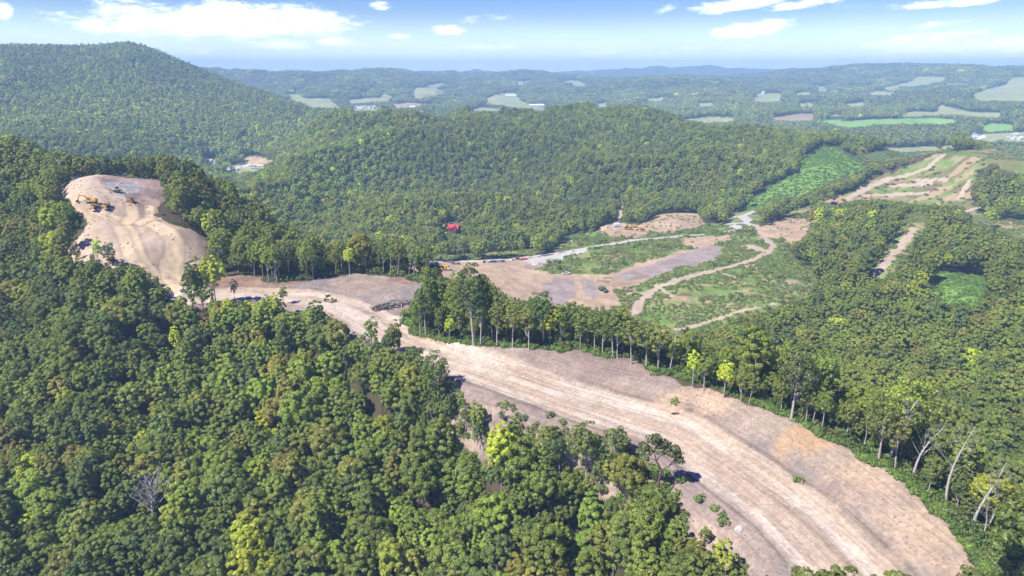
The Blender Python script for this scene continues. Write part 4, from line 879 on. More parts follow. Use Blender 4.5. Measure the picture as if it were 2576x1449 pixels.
for (x_, y_, c_, nm) in ACC:
    p = canopy_hit(x_, y_, 11.0); dd_ = np.hypot(T['x']-p.x, T['y']-p.y)+removed*1e3+(kk < 0)*1e3
    j = int(np.argmin(dd_)); T['c'][j] = c_; accent[j] = nm

# ------------------------------------------------------------------ the largest trees in view, each a thing of its own
tpx, tpy, tpd = project(T['x'], T['y'], T['z']+10*T['s'])
cand = np.nonzero(near & ~removed & (tpx > -15) & (tpx < 2590) & (tpy < 1500))[0]
size = T['s'][cand]/tpd[cand]; size = size*np.where(np.array([j in accent for j in cand]), 3.0, 1.0)
pick = cand[np.argsort(-size)][:300-n_hand]
def hue(c):
    r_, g_, b_ = c; q = r_/g_; v = r_+g_
    a = 'dark' if v < .20 else 'mid' if v < .26 else 'pale'
    return a+' '+('bluish green' if q < .68 else 'green' if q < .76 else 'olive green' if q < .88 else 'brownish olive')
seen = {}
SHAPE = ['round crowned','domed','broad spreading','ragged topped','narrow crowned','open crowned','tall thin','slim','tall airy']
for j in pick:
    k = int(T['k'][j]); x_, y_, z_ = float(T['x'][j]), float(T['y'][j]), float(T['z'][j]); s_ = float(T['s'][j]); hgt = KINDS[k][2]*float(T['sz'][j])
    fx, fy, _ = project(np.array(x_), np.array(y_), np.array(z_+hgt*.72)); nm = accent.get(int(j)) or hue(T['c'][j])
    side = 'left of haul road' if float(fx) < 1850 and float(fy) > 890 or float(fx) < 1000 else 'right of haul road'
    lab = f"{nm} {SHAPE[k]} tree {side}, {float(fx)/W0*100:.1f}% across, {float(fy)/H0*100:.1f}% down"
    o = thing('broadleaf_tree', lab, 'tree', (x_, y_, z_), float(T['r'][j]), 'trees of the woodland'); o.scale = (s_, s_, float(T['sz'][j]))
    c = part('crown', CROWN[k], o); c['tcol'] = [float(v) for v in T['c'][j]]; part('trunk', TRUNK[k], o); removed[j] = True
keepm = ~removed
isfar = T['y'] > 0
scatter_object('woodland', np.nonzero(keepm)[0], T, 'continuous green broadleaf forest covering the slopes and far hills', 'woodland')

# ------------------------------------------------------------------ ground cover
U = {k: [] for k in T}
def cover(mask_fn, d0, d1, sp, seed, smin, smax, pal, dens=1.0, clump=None, zs=.8):
    r = np.random.default_rng(seed); xm = d1*.78
    X, Y = np.meshgrid(np.arange(-xm, xm, sp), np.arange(80, d1, sp)); X = (X+r.uniform(-1.5,1.5,X.shape)*sp).ravel(); Y = (Y+r.uniform(-1.5,1.5,Y.shape)*sp).ravel()
    d = np.hypot(X, Y); m = (d > d0) & (d < d1) & (np.abs(np.arctan2(X,Y)) < rad(40)) & (r.uniform(size=X.size) < dens); X, Y = X[m], Y[m]
    c = cls_at(X, Y); m = mask_fn(X, Y, c)
    if clump: m &= fbm(X/clump[0], Y/clump[0], 3, seed) > clump[1]
    X, Y = X[m], Y[m]; n = len(X); s = r.uniform(smin, smax, n); pc = np.array(pal)[r.choice(len(pal), n)]*r.uniform(.75,1.25,(n,1))*(.7+.6*fbm(X/12,Y/12,3,77))[:,None]
    for k, v in zip(('x','y','z','i','s','sz','r','c','k'), (X,Y,Hxy(X,Y),r.choice(I_SHRUB,n),s,s*zs,r.uniform(0,6.28,n),pc,np.zeros(n))): U[k].append(v)
GP = [(.18,.27,.06),(.22,.30,.07),(.27,.31,.09),(.15,.23,.055),(.29,.29,.11)]
cover(lambda X,Y,c: c == GRASS, 330, 700, 1.9, 201, .35, .8, GP, .95, (14,.36), .7)
cover(lambda X,Y,c: c == GRASS, 330, 780, 5.5, 202, .9, 1.9, GP[:2]+GP[3:4], .25, (20,.52), 1.0)
cover(lambda X,Y,c: c == GRASS, 700, 1900, 6.5, 203, .7, 1.7, GP, .6, (30,.5), .6)
cover(lambda X,Y,c: c == VINE, 380, 1100, 2.6, 204, .7, 1.3, [(.17,.31,.055),(.20,.34,.06),(.15,.27,.05)], .8, None, .45)
cover(lambda X,Y,c: c == SCARP, 400, 820, 3.6, 205, .3, .8, GP[:2]+GP[3:4], .3, (9,.55), .9)
def strip(pts, dmin, n, w0, w1, seed, smin, smax, pal, zs=1.0):
    ln = wline(pts, dmin, 8); r = np.random.default_rng(seed); xs = []; ys = []
    for _ in range(n):
        k = r.integers(0, len(ln)-1); a, b = ln[k], ln[k+1]; t = r.uniform(); p = a.lerp(b, t); d = (b-a); d.z = 0
        if d.length < 1e-3: continue
        d.normalize(); off = r.uniform(w0, w1); q = Vector((p.x-d.y*off, p.y+d.x*off, 0)); xs.append(q.x); ys.append(q.y)
    X = np.array(xs); Y = np.array(ys); m = cls_at(X,Y) != HAUL if w1 > 2 else np.ones(len(X), bool); X, Y = X[m], Y[m]; n = len(X); s = r.uniform(smin, smax, n)
    for k, v in zip(('x','y','z','i','s','sz','r','c','k'), (X,Y,Hxy(X,Y),r.choice(I_SHRUB,n),s,s*zs,r.uniform(0,6.28,n),np.array(pal)[r.choice(len(pal),n)]*r.uniform(.8,1.2,(n,1)),np.zeros(n))): U[k].append(v)
LG = [(.16,.26,.045),(.20,.31,.05),(.14,.22,.045)]
strip(BERM, 100, 900, -.3, 2.2, 301, .3, .7, LG); strip(BERM, 100, 800, 2, 12, 302, .4, 1.1, [(.10,.16,.035),(.12,.19,.04),(.15,.22,.045),(.17,.19,.05)], 1.2)
strip([(1088,745),(1066,712),(1030,703),(960,690),(900,686),(840,693),(780,706),(700,712)][::-1], 100, 420, .5, 10, 303, .5, 1.6, [(.10,.16,.035),(.12,.19,.04),(.15,.22,.045)], 1.1)
strip([(1088,745),(1050,770),(1030,790),(1012,815)], 100, 260, .3, 10, 304, .5, 1.4, LG)
strip([(1100,950),(1180,1048),(1300,1092),(1420,1115),(1590,1150),(1668,1240),(1720,1335)], 100, 420, -9, 1.5, 305, .4, 1.1, LG+GP)
def saplings(pts, dmin, n, w0, w1, seed, smin, smax):
    strip(pts, dmin, n, w0, w1, seed, smin, smax, [(.13,.19,.04),(.17,.23,.045),(.22,.26,.05),(.11,.16,.04)]); U['i'][-1] = np.random.default_rng(seed).choice(I_NEAR[:6], len(U['x'][-1]))
saplings(BERM, 100, 230, 5, 16, 311, .25, .5); saplings([(1088,745),(1066,712),(1030,703),(960,690),(900,686),(840,693),(780,706),(700,705),(600,695),(520,697)][::-1], 100, 120, 3, 14, 312, .28, .6)
saplings([(1000,885),(1040,950),(1065,1010),(1100,1070),(1150,1120)], 100, 90, -9, 2, 313, .3, .62); saplings([(1150,1120),(1300,1180),(1450,1230),(1600,1310)], 100, 60, -7, 2, 314, .3, .6)
for k in U: U[k] = np.concatenate(U[k])
scatter_object('undergrowth', np.arange(len(U['x'])), U, 'low green scrub, weeds and vines on the slopes and road verges', 'undergrowth')
U = {k: [] for k in T}
def offlane(X, Y): return seg_dist(X, Y, lane)[0]
cover(lambda X,Y,c: (c == HAUL) & (offlane(X,Y) > 9), 95, 340, 1.5, 401, .08, .38, GP, .8, (9,.47), .8)
cover(lambda X,Y,c: c == HILL, 250, 470, 2.2, 402, .15, .6, GP, .6, (11,.5), .8)
cover(lambda X,Y,c: (c == PAD) | (c == SCARP), 380, 620, 3.0, 403, .2, .7, GP, .4, (12,.55), .8)
for k in U: U[k] = np.concatenate(U[k])
U['i'] = np.array(I_RUB)[np.random.default_rng(3).integers(0, 3, len(U['x']))]
scatter_object('rubble', np.arange(len(U['x'])), U, 'loose broken shale and stones on the graded banks', 'rubble')
WEED = [(1155,1000),(1145,1014),(1195,1037),(1254,1020),(1269,1024),(1289,1029),(1302,1044),(1296,1059),(1316,1055),(1349,1072),(1356,1089),(1384,1047),(1416,1065),(1406,1104),(1422,1089),(1676,1192),(1683,1209),(1709,1209),(1679,1232),(1706,1242),(1732,1209),(1760,1259),(1797,1282),(1819,1297),(1817,1316),(2007,1211),(2197,1171),(1648,942),(1696,1014),(1800,1385),(1828,1392),(1848,1412),(1868,1432)]
for i, (x_, y_) in enumerate(WEED):
    b = hit(x_, y_, 95); solo('shrub', SHRUB[i % 4], f"small green shrub on bare soil {'left' if x_ < 1900 and not x_ in (1648,1696) else 'right'} of the lane, {x_/W0*100:.1f}% across, {y_/H0*100:.1f}% down", 'shrub', b, i*1.3, 'shrubs on the bare roadside soil', .45+.5*((i*37) % 10)/10, LG[i % 3])

# ------------------------------------------------------------------ haze
hm = bpy.data.materials.new('haze'); hm.use_nodes = True; t = NT(hm.node_tree)
pv = t.n('ShaderNodeVolumePrincipled', {'Color': HAZECOL, 'Density': HAZE, 'Anisotropy': -.05})
t.link(pv.outputs[0], t.n('ShaderNodeOutputMaterial').inputs['Volume'])
hb = MB(); zb = float(GZ.min())-1; hb.box((0, 5150, (zb+318)/2), (19000, 11500, 318-zb)); ho = bpy.data.objects.new('haze', hb.mesh('haze', hm)); C.objects.link(ho); ho['kind'] = 'stuff'; ho['label'] = 'thin blue summer haze over the hills'; ho['category'] = 'haze'
# ------------------------------------------------------------------ machines, vehicles, buildings
M_YEL = flat_material('machine_yellow', (.62,.36,.035), .45, .4, 0, 2.5, .35); M_CREAM = flat_material('dusty_cream', (.66,.55,.36), .6, .3, 0, 2.5, .3)
M_BLK = flat_material('rubber_black', (.03,.03,.032), .8, .2); M_TRK = flat_material('track_steel', (.10,.08,.065), .7, .3, .3, 4, .5); M_DGREY = flat_material('dark_grey_steel', (.13,.14,.16), .5, .4, .2, 3, .4)
M_GLASS = flat_material('dark_glass', (.03,.045,.06), .12, .6); M_WHITE = flat_material('white_paint', (.78,.78,.76), .4, .4, 0, 1.5, .1); M_RED = flat_material('red_paint', (.50,.03,.03), .35, .5); M_MAROON = flat_material('maroon_paint', (.17,.02,.03), .35, .5)
M_BLUE = flat_material('blue_paint', (.05,.14,.38), .4, .4); M_STEELB = flat_material('blue_grey_paint', (.16,.22,.32), .35, .5, .2); M_NAVY = flat_material('dark_blue_paint', (.03,.05,.10), .35, .5, .2); M_GREENG = flat_material('grey_green_paint', (.10,.17,.13), .6, .3, 0, 2, .4)
M_RUST = flat_material('rusty_steel', (.22,.085,.04), .8, .2, 0, 3, .5); M_ROOFR = flat_material('red_metal_roof', (.50,.045,.055), .45, .4, 0, .8, .2); M_LOG = flat_material('brown_log_wall', (.22,.10,.055), .8, .2, 0, 2, .4); M_CONC = flat_material('pale_concrete', (.6,.58,.54), .85, .2, 0, 1, .2)
M_GROOF = flat_material('grey_shingle_roof', (.28,.29,.31), .8, .2, 0, 1, .2); M_WALLW = flat_material('white_siding', (.6,.6,.58), .7, .2, 0, 1, .1); M_WOODP = flat_material('pole_wood', (.42,.35,.27), .85, .1, 0, 2, .3); M_CHROME = flat_material('lamp_lens', (.8,.8,.75), .2, .6)
def wheel_mesh(rr, w_, hub=True):
    m = MB(); n = 14; prof = [(rr*.55,-w_/2),(rr*.93,-w_/2),(rr,-w_*.32),(rr,w_*.32),(rr*.93,w_/2),(rr*.55,w_/2)]
    vs = []
    for k in range(n):
        a = 2*PI*k/n
        for (q_, yy) in prof: vs.append(Vector((q_*math.cos(a), yy, q_*math.sin(a))))
    L = len(prof); fs = [(k*L+i, ((k+1)%n)*L+i, ((k+1)%n)*L+i+1, k*L+i+1) for k in range(n) for i in range(L-1)]
    m.add(vs, fs, 0); m.add([Vector((rr*.57*math.cos(2*PI*k/n), s*w_*.42, rr*.57*math.sin(2*PI*k/n))) for s in (-1,1) for k in range(n)], [tuple(range(n)), tuple(range(2*n-1,n-1,-1))], 1)
    return m.mesh('wheel', [M_BLK, M_TRK], True)
def bar(m, a, b, w0, w1, th, mi=0):
    """rectangular arm from a to b in the x-z plane, thickness th in y, depth w0 to w1"""
    a, b = Vector(a), Vector(b); t = (b-a).normalized(); nrm = Vector((-t.z, 0, t.x)); vs = []
    for y in (-th/2, th/2):
        for p, w_ in ((a,w0),(b,w1)): vs += [p+nrm*w_/2+Vector((0,y,0)), p-nrm*w_/2+Vector((0,y,0))]
    m.add(vs, [(0,1,3,2),(4,6,7,5),(0,2,6,4),(1,5,7,3),(0,4,5,1),(2,3,7,6)], mi)
def track_part(L, h, w_, y):
    m = MB(); n = 8; prof = []
    for k in range(n+1): a = -PI/2+PI*k/n; prof.append((L/2-h/2+h/2*math.cos(a), h/2+h/2*math.sin(a)))
    for k in range(n+1): a = PI/2+PI*k/n; prof.append((-L/2+h/2+h/2*math.cos(a), h/2+h/2*math.sin(a)))
    m.prism(prof, y-w_/2, y+w_/2); 
    for k in range(9): x_ = -L/2+h/2+(L-h)*k/8; m.box((x_, y, h+.02), (.18, w_*1.04, .07)); 
    return m.mesh('track', M_TRK)
def excavator(label, loc, rz, mat, armmat, pose, sc=1):
    o = thing('excavator', label, 'excavator', loc, rz, 'excavators on the hilltop'); o.scale = (sc,)*3
    for s in (-1,1): part('track', track_part(5.0,1.05,.7,s*1.35), o)
    m = MB(); m.box((0,0,1.05),(2.2,1.9,.5)); part('undercarriage', m.mesh('undercarriage', M_TRK), o)
    m = MB(); m.box((-.6,0,1.95),(4.4,3.0,1.15), None, 0, (.96,.94)); m.box((-1.3,-.45,2.75),(2.4,1.9,.5), None, 0, (.9,.85)); b = part('body', m.mesh('body', mat), o)
    m = MB(); m.box((-2.85,0,1.95),(.75,3.05,1.25), None, 0, (.7,.9)); part('counterweight', m.mesh('counterweight', mat), b)
    m = MB(); m.box((1.0,.95,2.75),(1.7,1.05,1.75), None, 0, (.82,.9)); c = part('cab', m.mesh('cab', mat), o)
    m = MB(); m.box((1.72,.95,2.95),(.36,.9,1.1)); m.box((1.05,1.43,2.95),(1.15,.12,.95)); part('window', m.mesh('window', M_GLASS), c)
    pts = pose; m = MB(); bar(m, pts[0], pts[1], .8,.75,.55); bar(m, pts[1], pts[2], .75,.5,.5); part('boom', m.mesh('boom', armmat), o)
    m = MB(); bar(m, pts[2], pts[3], .65,.38,.42); bar(m, (pts[2][0]-.5,0,pts[2][2]+.35), pts[2], .3,.5,.36); part('stick', m.mesh('stick', armmat), o)
    p = Vector(pts[3]); m = MB(); m.prism([(p.x-.2,p.z+.1),(p.x+.75,p.z-.1),(p.x+.95,p.z-.8),(p.x+.35,p.z-1.45),(p.x-.5,p.z-1.35),(p.x-.15,p.z-.9)], -.8, .8); part('bucket', m.mesh('bucket', M_TRK), o)
    m = MB(); bar(m, (.9,.3,1.9), ((pts[0][0]+pts[1][0])/2+.6,.3,(pts[0][2]+pts[1][2])/2-.1), .2,.12,.2); part('hydraulic_cylinder', m.mesh('hydraulic_cylinder', M_DGREY), o)
    return o
def dump_truck(label, loc, rz, mat, bedmat, group, sc=1):
    o = thing('dump_truck', label, 'dump truck', loc, rz, group); o.scale = (sc,)*3
    m = MB(); m.box((3.6,0,1.75),(2.5,2.5,1.1), None, 0, (.8,.82), (-.1,0)); m.box((4.75,0,1.25),(.5,2.7,.75)); m.box((3.4,0,1.15),(3.0,1.2,.5)); part('hood', m.mesh('hood', mat), o)
    m = MB(); m.box((2.0,0,2.55),(1.7,2.1,1.9), None, 0, (.82,.86)); c = part('cab', m.mesh('cab', mat), o)
    m = MB(); m.box((2.76,0,2.9),(.3,1.75,.85)); m.box((2.0,0,2.95),(1.1,2.06,.75)); part('window', m.mesh('window', M_GLASS), c)
    m = MB(); m.box((-1.6,0,1.25),(6.2,1.1,.5)); part('chassis', m.mesh('chassis', M_TRK), o)
    m = MB(); m.prism([(1.0,3.2),(.7,1.9),(.0,1.55),(-3.2,1.6),(-5.0,2.35),(-4.9,3.0),(-3.6,3.1)], -1.5,-1.36); m.prism([(1.0,3.2),(.7,1.9),(.0,1.55),(-3.2,1.6),(-5.0,2.35),(-4.9,3.0),(-3.6,3.1)], 1.36,1.5)
    m.prism([(1.0,3.2),(.82,3.2),(.55,2.0),(.7,1.9)], -1.36,1.36); m.prism([(.6,1.98),(.0,1.75),(-3.2,1.78),(-5.0,2.5),(-5.0,2.35),(-3.2,1.6),(.0,1.55),(.7,1.8)], -1.36,1.36); part('bed', m.mesh('bed', bedmat), o)
    wm = wheel_mesh(.88,.65)
    for x_ in (3.6,-1.5,-3.4):
        for y_ in (-1.18,1.18): w_ = part('wheel', wm, o); w_.location = (x_, y_, .88)
    for s in (-1,1): m = MB(); m.box((5.0,s*.95,1.55),(.08,.3,.2)); part('headlight', m.mesh('headlight', M_CHROME), o)
    return o
def bulldozer(label, loc, rz, mat, group, sc=1):
    o = thing('bulldozer', label, 'bulldozer', loc, rz, group); o.scale = (sc,)*3
    for s in (-1,1): part('track', track_part(4.2,1.25,.62,s*1.1), o)
    m = MB(); m.box((1.0,0,1.65),(2.3,1.3,1.1), None, 0, (.96,.9)); m.box((-.9,0,1.35),(2.2,1.6,.9)); part('body', m.mesh('body', mat), o)
    m = MB(); m.box((-.75,0,2.55),(1.5,1.5,1.5), None, 0, (.88,.9)); c = part('cab', m.mesh('cab', M_GLASS), o)
    m = MB(); m.box((-.75,0,3.38),(1.85,1.85,.16)); part('cab_roof', m.mesh('cab_roof', mat), c)
    m = MB(); m.prism([(3.05,.1),(3.25,.5),(3.2,1.1),(3.45,1.6),(3.28,1.6),(3.0,1.1),(3.02,.5),(2.88,.1)], -2.0, 2.0); part('blade', m.mesh('blade', mat), o)
    m = MB(); [m.box((1.7,s*1.55,.75),(2.7,.2,.3)) for s in (-1,1)]; part('push_arm', m.mesh('push_arm', mat), o)
    m = MB(); m.box((-2.7,0,1.0),(.9,.5,.5)); m.box((-3.1,0,.55),(.25,.3,1.2)); part('ripper', m.mesh('ripper', M_TRK), o)
    m = MB(); m.tube([(1.2,.3,2.1),(1.2,.3,3.0)],[.08,.08],6); part('exhaust', m.mesh('exhaust', M_TRK), o)
    return o
CW = wheel_mesh(.36,.26)
def car(name, cat, label, loc, rz, mat, group, pickup=False, suv=False):
    o = thing(name, label, cat, loc, rz, group); L = 5.4 if pickup else 4.6; m = MB()
    hz = .78 if not pickup else .9
    m.prism([(-L/2,.45),(-L/2,hz+.25),(-L/2+.15,hz+.32),(L/2-1.35,hz+.30),(L/2-.15,hz+.12),(L/2,hz-.1),(L/2,.4),(L/2-.3,.32),(-L/2+.3,.32)], -.9, .9); part('body', m.mesh('body', mat), o)
    m = MB()
    if pickup: prof = [(-.45,1.2),(-.35,1.78),(.75,1.78),(1.35,1.2)]
    elif suv: prof = [(-L/2+.12,1.08),(-L/2+.4,1.68),(.5,1.7),(1.2,1.08)]
    else: prof = [(-L/2+.45,1.08),(-L/2+1.1,1.46),(.25,1.48),(1.1,1.08)]
    m.prism(prof, -.76, .76); c = part('cabin', m.mesh('cabin', M_GLASS), o)
    m = MB(); t_ = prof[1:3]; m.prism([(t_[0][0]+.05,t_[0][1]+.01),(t_[1][0]-.1,t_[1][1]+.01),(t_[1][0]-.15,t_[1][1]+.06),(t_[0][0]+.1,t_[0][1]+.06)], -.7,.7); part('roof', m.mesh('roof', mat), c)
    if pickup: m = MB(); m.box((-1.65,0,1.24),(1.9,1.5,.02)); part('bed', m.mesh('bed', M_BLK), o)
    for x_ in (-L/2+.85, L/2-.9):
        for y_ in (-.82,.82): w_ = part('wheel', CW, o); w_.location = (x_, y_, .36)
    for s in (-1,1): m = MB(); m.box((L/2+.0,s*.62,.82),(.08,.34,.16)); part('headlight', m.mesh('headlight', M_CHROME), o)
    return o
def gp(x_, y_, dmin=90, up=.05): p = hit(x_, y_, dmin); p.z += up; return p
R_ = math.radians
excavator('yellow excavator on the hilltop reaching left with its bucket on the ground', gp(232,512,300), R_(178), M_YEL, M_YEL, [(1.1,0,2.1),(4.2,0,4.5),(7.4,0,4.7),(8.7,0,1.9)], .8)
excavator('dark armed excavator with yellow body digging at the back rim of the hilltop', gp(199,436,380), R_(-8), M_YEL, M_DGREY, [(1.1,0,2.1),(2.6,0,5.0),(5.2,0,6.6),(7.2,0,3.0)], .8)
e = excavator('small yellow excavator among saplings at the foot of the hilltop slope', gp(278,655,280), R_(160), M_YEL, M_YEL, [(1.1,0,2.1),(3.0,0,4.6),(5.2,0,4.2),(6.0,0,1.6)], .62)
HG = 'dump trucks parked nose first on the hilltop'
dump_truck('left of two dump trucks with dark windscreens on the hilltop', gp(238,526,300), R_(-78), M_YEL, M_CREAM, HG, .68); dump_truck('right of two dump trucks with dark windscreens on the hilltop', gp(268,523,300), R_(-74), M_YEL, M_CREAM, HG, .68)
BG = 'bulldozers of the earthworks'
bulldozer('dusty beige bulldozer working on grey rock at the middle of the hilltop', gp(292,483,330), R_(188), M_CREAM, BG, .85); bulldozer('dark bulldozer with wide blade facing down the hilltop slope', gp(330,508,320), R_(-80), M_YEL, BG, .72)
bulldozer('yellow bulldozer half hidden by treetops beside the haul road bend', gp(828,758,200), R_(-35), M_CREAM, BG, .85)
bulldozer('small yellow bulldozer behind the tree trunks in the valley yard', gp(985,667,400), R_(170), M_YEL, BG, .9)
YG = 'yellow dump trucks parked in the valley yard'
for i, (x_, y_, lb) in enumerate([(1085,682,'leftmost of four yellow dump trucks parked in the valley yard'),(1098,681,'second from left of four yellow dump trucks in the valley yard'),(1111,679,'third from left of four yellow dump trucks in the valley yard'),(1125,678,'rightmost of four yellow dump trucks parked in the valley yard')]):
    dump_truck(lb, gp(x_, y_, 400), R_(-60), M_YEL if i % 2 == 0 else M_CREAM, M_YEL, YG, .9)
UG = 'yellow machines on the upper pad'
bulldozer('left yellow bulldozer on the upper pad below the bare hill cut', gp(1576,574,520), R_(200), M_YEL, UG, .9); bulldozer('front yellow bulldozer in the machine cluster on the upper pad', gp(1585,578,520), R_(180), M_YEL, UG, .9)
dump_truck('yellow dump truck at the back of the upper pad machine cluster', gp(1594,573,520), R_(170), M_YEL, M_YEL, UG, .85); dump_truck('cream dump truck at the right end of the upper pad', gp(1610,579,520), R_(175), M_CREAM, M_YEL, UG, .85)
dump_truck('grey green dump truck heading down the orange dirt ramp', gp(1517,733,360), R_(-60), M_GREENG, M_GREENG, 'lone haul trucks', .85)
dump_truck('grey green truck cab beside the white box trailer in the yard', gp(1043,667,400), R_(180), M_GREENG, M_GREENG, 'lone haul trucks', .7)
KG = 'cars parked in a row along the gravel road'
for (x_, y_, mt, lb, pk, sv) in [(1221,661,M_MAROON,'maroon car at the left end of the parked row',0,1),(1229.5,661,M_WHITE,'white car second from left in the parked row',0,0),(1238.5,660,M_STEELB,'blue grey pickup third in the parked row',1,0),(1247,660,M_NAVY,'dark car fourth in the parked row',0,0),(1255.5,659.5,M_WHITE,'white pickup fifth in the parked row',1,0),(1264.5,659,M_NAVY,'dark blue car at the right end of the parked row',0,1),
   (1291,655,M_WHITE,'white car parked alone between the row and the maroon car',0,0),(1302,653,M_MAROON,'maroon car beside the red pickups',0,1),(1313,655,M_RED,'left of two bright red pickups on the gravel yard',1,0),(1321,654,M_RED,'right of two bright red pickups on the gravel yard',1,0)]:
    car('parked_car' if not pk else 'pickup_truck', 'car' if not pk else 'pickup', lb, gp(x_, y_, 420), R_(40 if x_ < 1300 else 5 if mt is M_RED else 60), mt, KG, pk, sv)
car('pickup_truck', 'pickup', 'white pickup alone at the foot of the green slope', gp(1424,690,380), R_(15), M_WHITE, 'lone pickups', True); car('pickup_truck', 'pickup', 'white pickup left of the box truck on the upper pad', gp(1532,572,520), R_(10), M_WHITE, 'lone pickups', True)
def box_truck(label, loc, rz, L, mat, cat='truck'):
    o = thing('box_truck', label, cat, loc, rz); m = MB(); m.box((0,0,2.4),(L,2.5,2.7)); part('cargo_box', m.mesh('cargo_box', mat), o); m = MB(); m.box((L/2+1.0,0,1.6),(1.8,2.3,2.2), None, 0, (.8,.9), (-.15,0)); c = part('cab', m.mesh('cab', M_WHITE), o)
    m = MB(); m.box((L/2+1.72,0,2.0),(.25,2.0,.8)); part('window', m.mesh('window', M_GLASS), c); m = MB(); m.box((.4,0,.85),(L+2,1,.3)); part('chassis', m.mesh('chassis', M_TRK), o); wm = wheel_mesh(.5,.35)
    for x_ in (L/2+1.0,-L/2+1.2,-L/2+2.3):
        for y_ in (-1.05,1.05): q_ = part('wheel', wm, o); q_.location = (x_,y_,.5)
box_truck('long white box trailer truck in the valley yard behind the tree trunks', gp(1056,669,400), R_(180), 8.5, M_WHITE); box_truck('white box truck at the back of the upper pad', gp(1552,571,520), R_(12), 6.0, M_WHITE)
o = thing('shipping_container', 'blue metal container right of the white box trailer', 'container', gp(1092,668,400), R_(20)); m = MB(); m.box((0,0,1.3),(6,2.4,2.6)); part('body', m.mesh('body', M_BLUE), o); m = MB(); [m.box((-2.7+.45*k,-1.22,1.3),(.16,.06,2.4)) for k in range(13)]; part('ribbed_side', m.mesh('ribbed_side', M_BLUE), o); m = MB(); m.box((3.03,0,1.3),(.06,2.2,2.4)); part('door', m.mesh('door', M_BLUE), o)
for x_, lb in ((1141,'left rusty steel rack standing on the far edge of the yard'),(1153,'right rusty steel rack standing on the far edge of the yard')):
    o = thing('steel_rack', lb, 'rack', gp(x_,665,430), 0, 'rusty racks in the yard'); m = MB(); [m.box((sx*1.4,sy*.7,.8),(.16,.16,1.6)) for sx in (-1,0,1) for sy in (-1,1)]; part('post', m.mesh('post', M_RUST), o); m = MB(); m.box((0,0,1.5),(3.1,1.7,.25)); m.box((0,0,.7),(3.1,1.7,.12)); part('shelf', m.mesh('shelf', M_RUST), o)
def mound(name, label, cat, x_, y_, r0, h, mat, dmin, rough=.3, seed=1):
    r = random.Random(seed); m = MB(); n = 20; K = 6; vs = []
    for k in range(K+1):
        f = k/K; rr = r0*math.cos(f*PI/2)**.8; z = h*math.sin(f*PI/2)-.4*(1-f)
        for i in range(n): a = 2*PI*i/n; q_ = 1+r.uniform(-rough,rough)*(1-f*.5); vs.append(Vector((rr*q_*math.cos(a), rr*q_*math.sin(a)*.8, z*(1+r.uniform(-.12,.12)))))
    m.add(vs, [(k*n+i, k*n+(i+1)%n, (k+1)*n+(i+1)%n, (k+1)*n+i) for k in range(K) for i in range(n)]); return solo(name, m.mesh(name, mat, False), label, cat, gp(x_, y_, dmin, 0))
M_SAND = flat_material('cream_gravel', (.62,.52,.38), .95, .1, 0, 1.5, .4); M_ROCK = flat_material('pale_rock', (.62,.60,.57), .9, .2, 0, 1.5, .4); M_LGR = flat_material('light_gravel', (.52,.50,.48), .95, .1, 0, 1.5, .4)
mound('gravel_pile', 'cream gravel pile at the corner of the green slope', 'pile', 1347, 666, 3.0, 2.4, M_SAND, 400, .2, 2); mound('boulder', 'pale grey boulder on bare soil near the lower left bushes', 'boulder', 1860, 1332, .9, .9, M_ROCK, 95, .25, 3); mound('boulder', 'small white boulder at the lower edge of the left bank', 'boulder', 1722, 1190, .5, .5, M_ROCK, 95, .25, 4)
mound('soil_pile', 'tan soil mound at the right edge of the hilltop clearing', 'pile', 488, 697, 3.0, 1.8, M_SAND, 240, .25, 5)
# felled timber
r = random.Random(4); m = MB(); m2 = MB()
for k in range(230):
    u = r.uniform(-1,1); x_ = u*8; y_ = r.gauss(0,1.3)*(1-abs(u)*.4); z_ = max(.15, (2.5-abs(u)*1.4)*r.random()-abs(y_)*.4+.2); a = r.gauss(.25,.5); L = r.uniform(2,6); d_ = Vector((math.cos(a), math.sin(a), r.uniform(-.22,.28)))*L/2; p = Vector((x_,y_,z_)); rr = r.uniform(.06,.2)
    (m if k % 3 else m2).tube([p-d_, p+Vector((0,0,r.uniform(-.1,.15))), p+d_], [rr, rr*.9, rr*.6], 5, 0, True)
for k in range(26):
    a = r.uniform(0,6.28); p = Vector((-7.2+r.gauss(0,.7), r.gauss(0,.9), r.uniform(.3,1.4))); e_ = p+Vector((math.cos(a), math.sin(a), r.uniform(.1,.8)))*r.uniform(.8,1.6); m2.tube([p,e_],[.12,.03],4)
o = thing('brush_pile', 'long grey heap of felled trunks and roots on the shale pad', 'brush pile', gp(992,770,200,-.1), R_(24)); part('trunks', m.mesh('trunks', M_DEAD), o); part('roots', m2.mesh('roots', M_BARKD), o)
for (x_, y_, sc, lb, dm) in [(400,556,.32,'small pale heap of cut logs at the right rim of the hilltop',280),(2420,1290,.5,'tangle of fallen bare branches beside the green verge at lower right',100),(2130,1110,.3,'small tangle of fallen branches beyond the ochre patch',100)]:
    m = MB(); r = random.Random(int(x_))
    for k in range(34):
        a = r.gauss(-.5,.5); L = r.uniform(2.5,9); p = Vector((r.uniform(-5,5), r.gauss(0,1.6), r.uniform(.1,1.6))); d_ = Vector((math.cos(a), math.sin(a), r.uniform(-.12,.2)))*L/2; m.tube([p-d_,p+d_],[r.uniform(.1,.24),.05],5,0,True)
    o = solo('brush_pile', m.mesh('brush_pile', M_DEAD), lb, 'brush pile', gp(x_,y_,dm), -.5, None, sc)
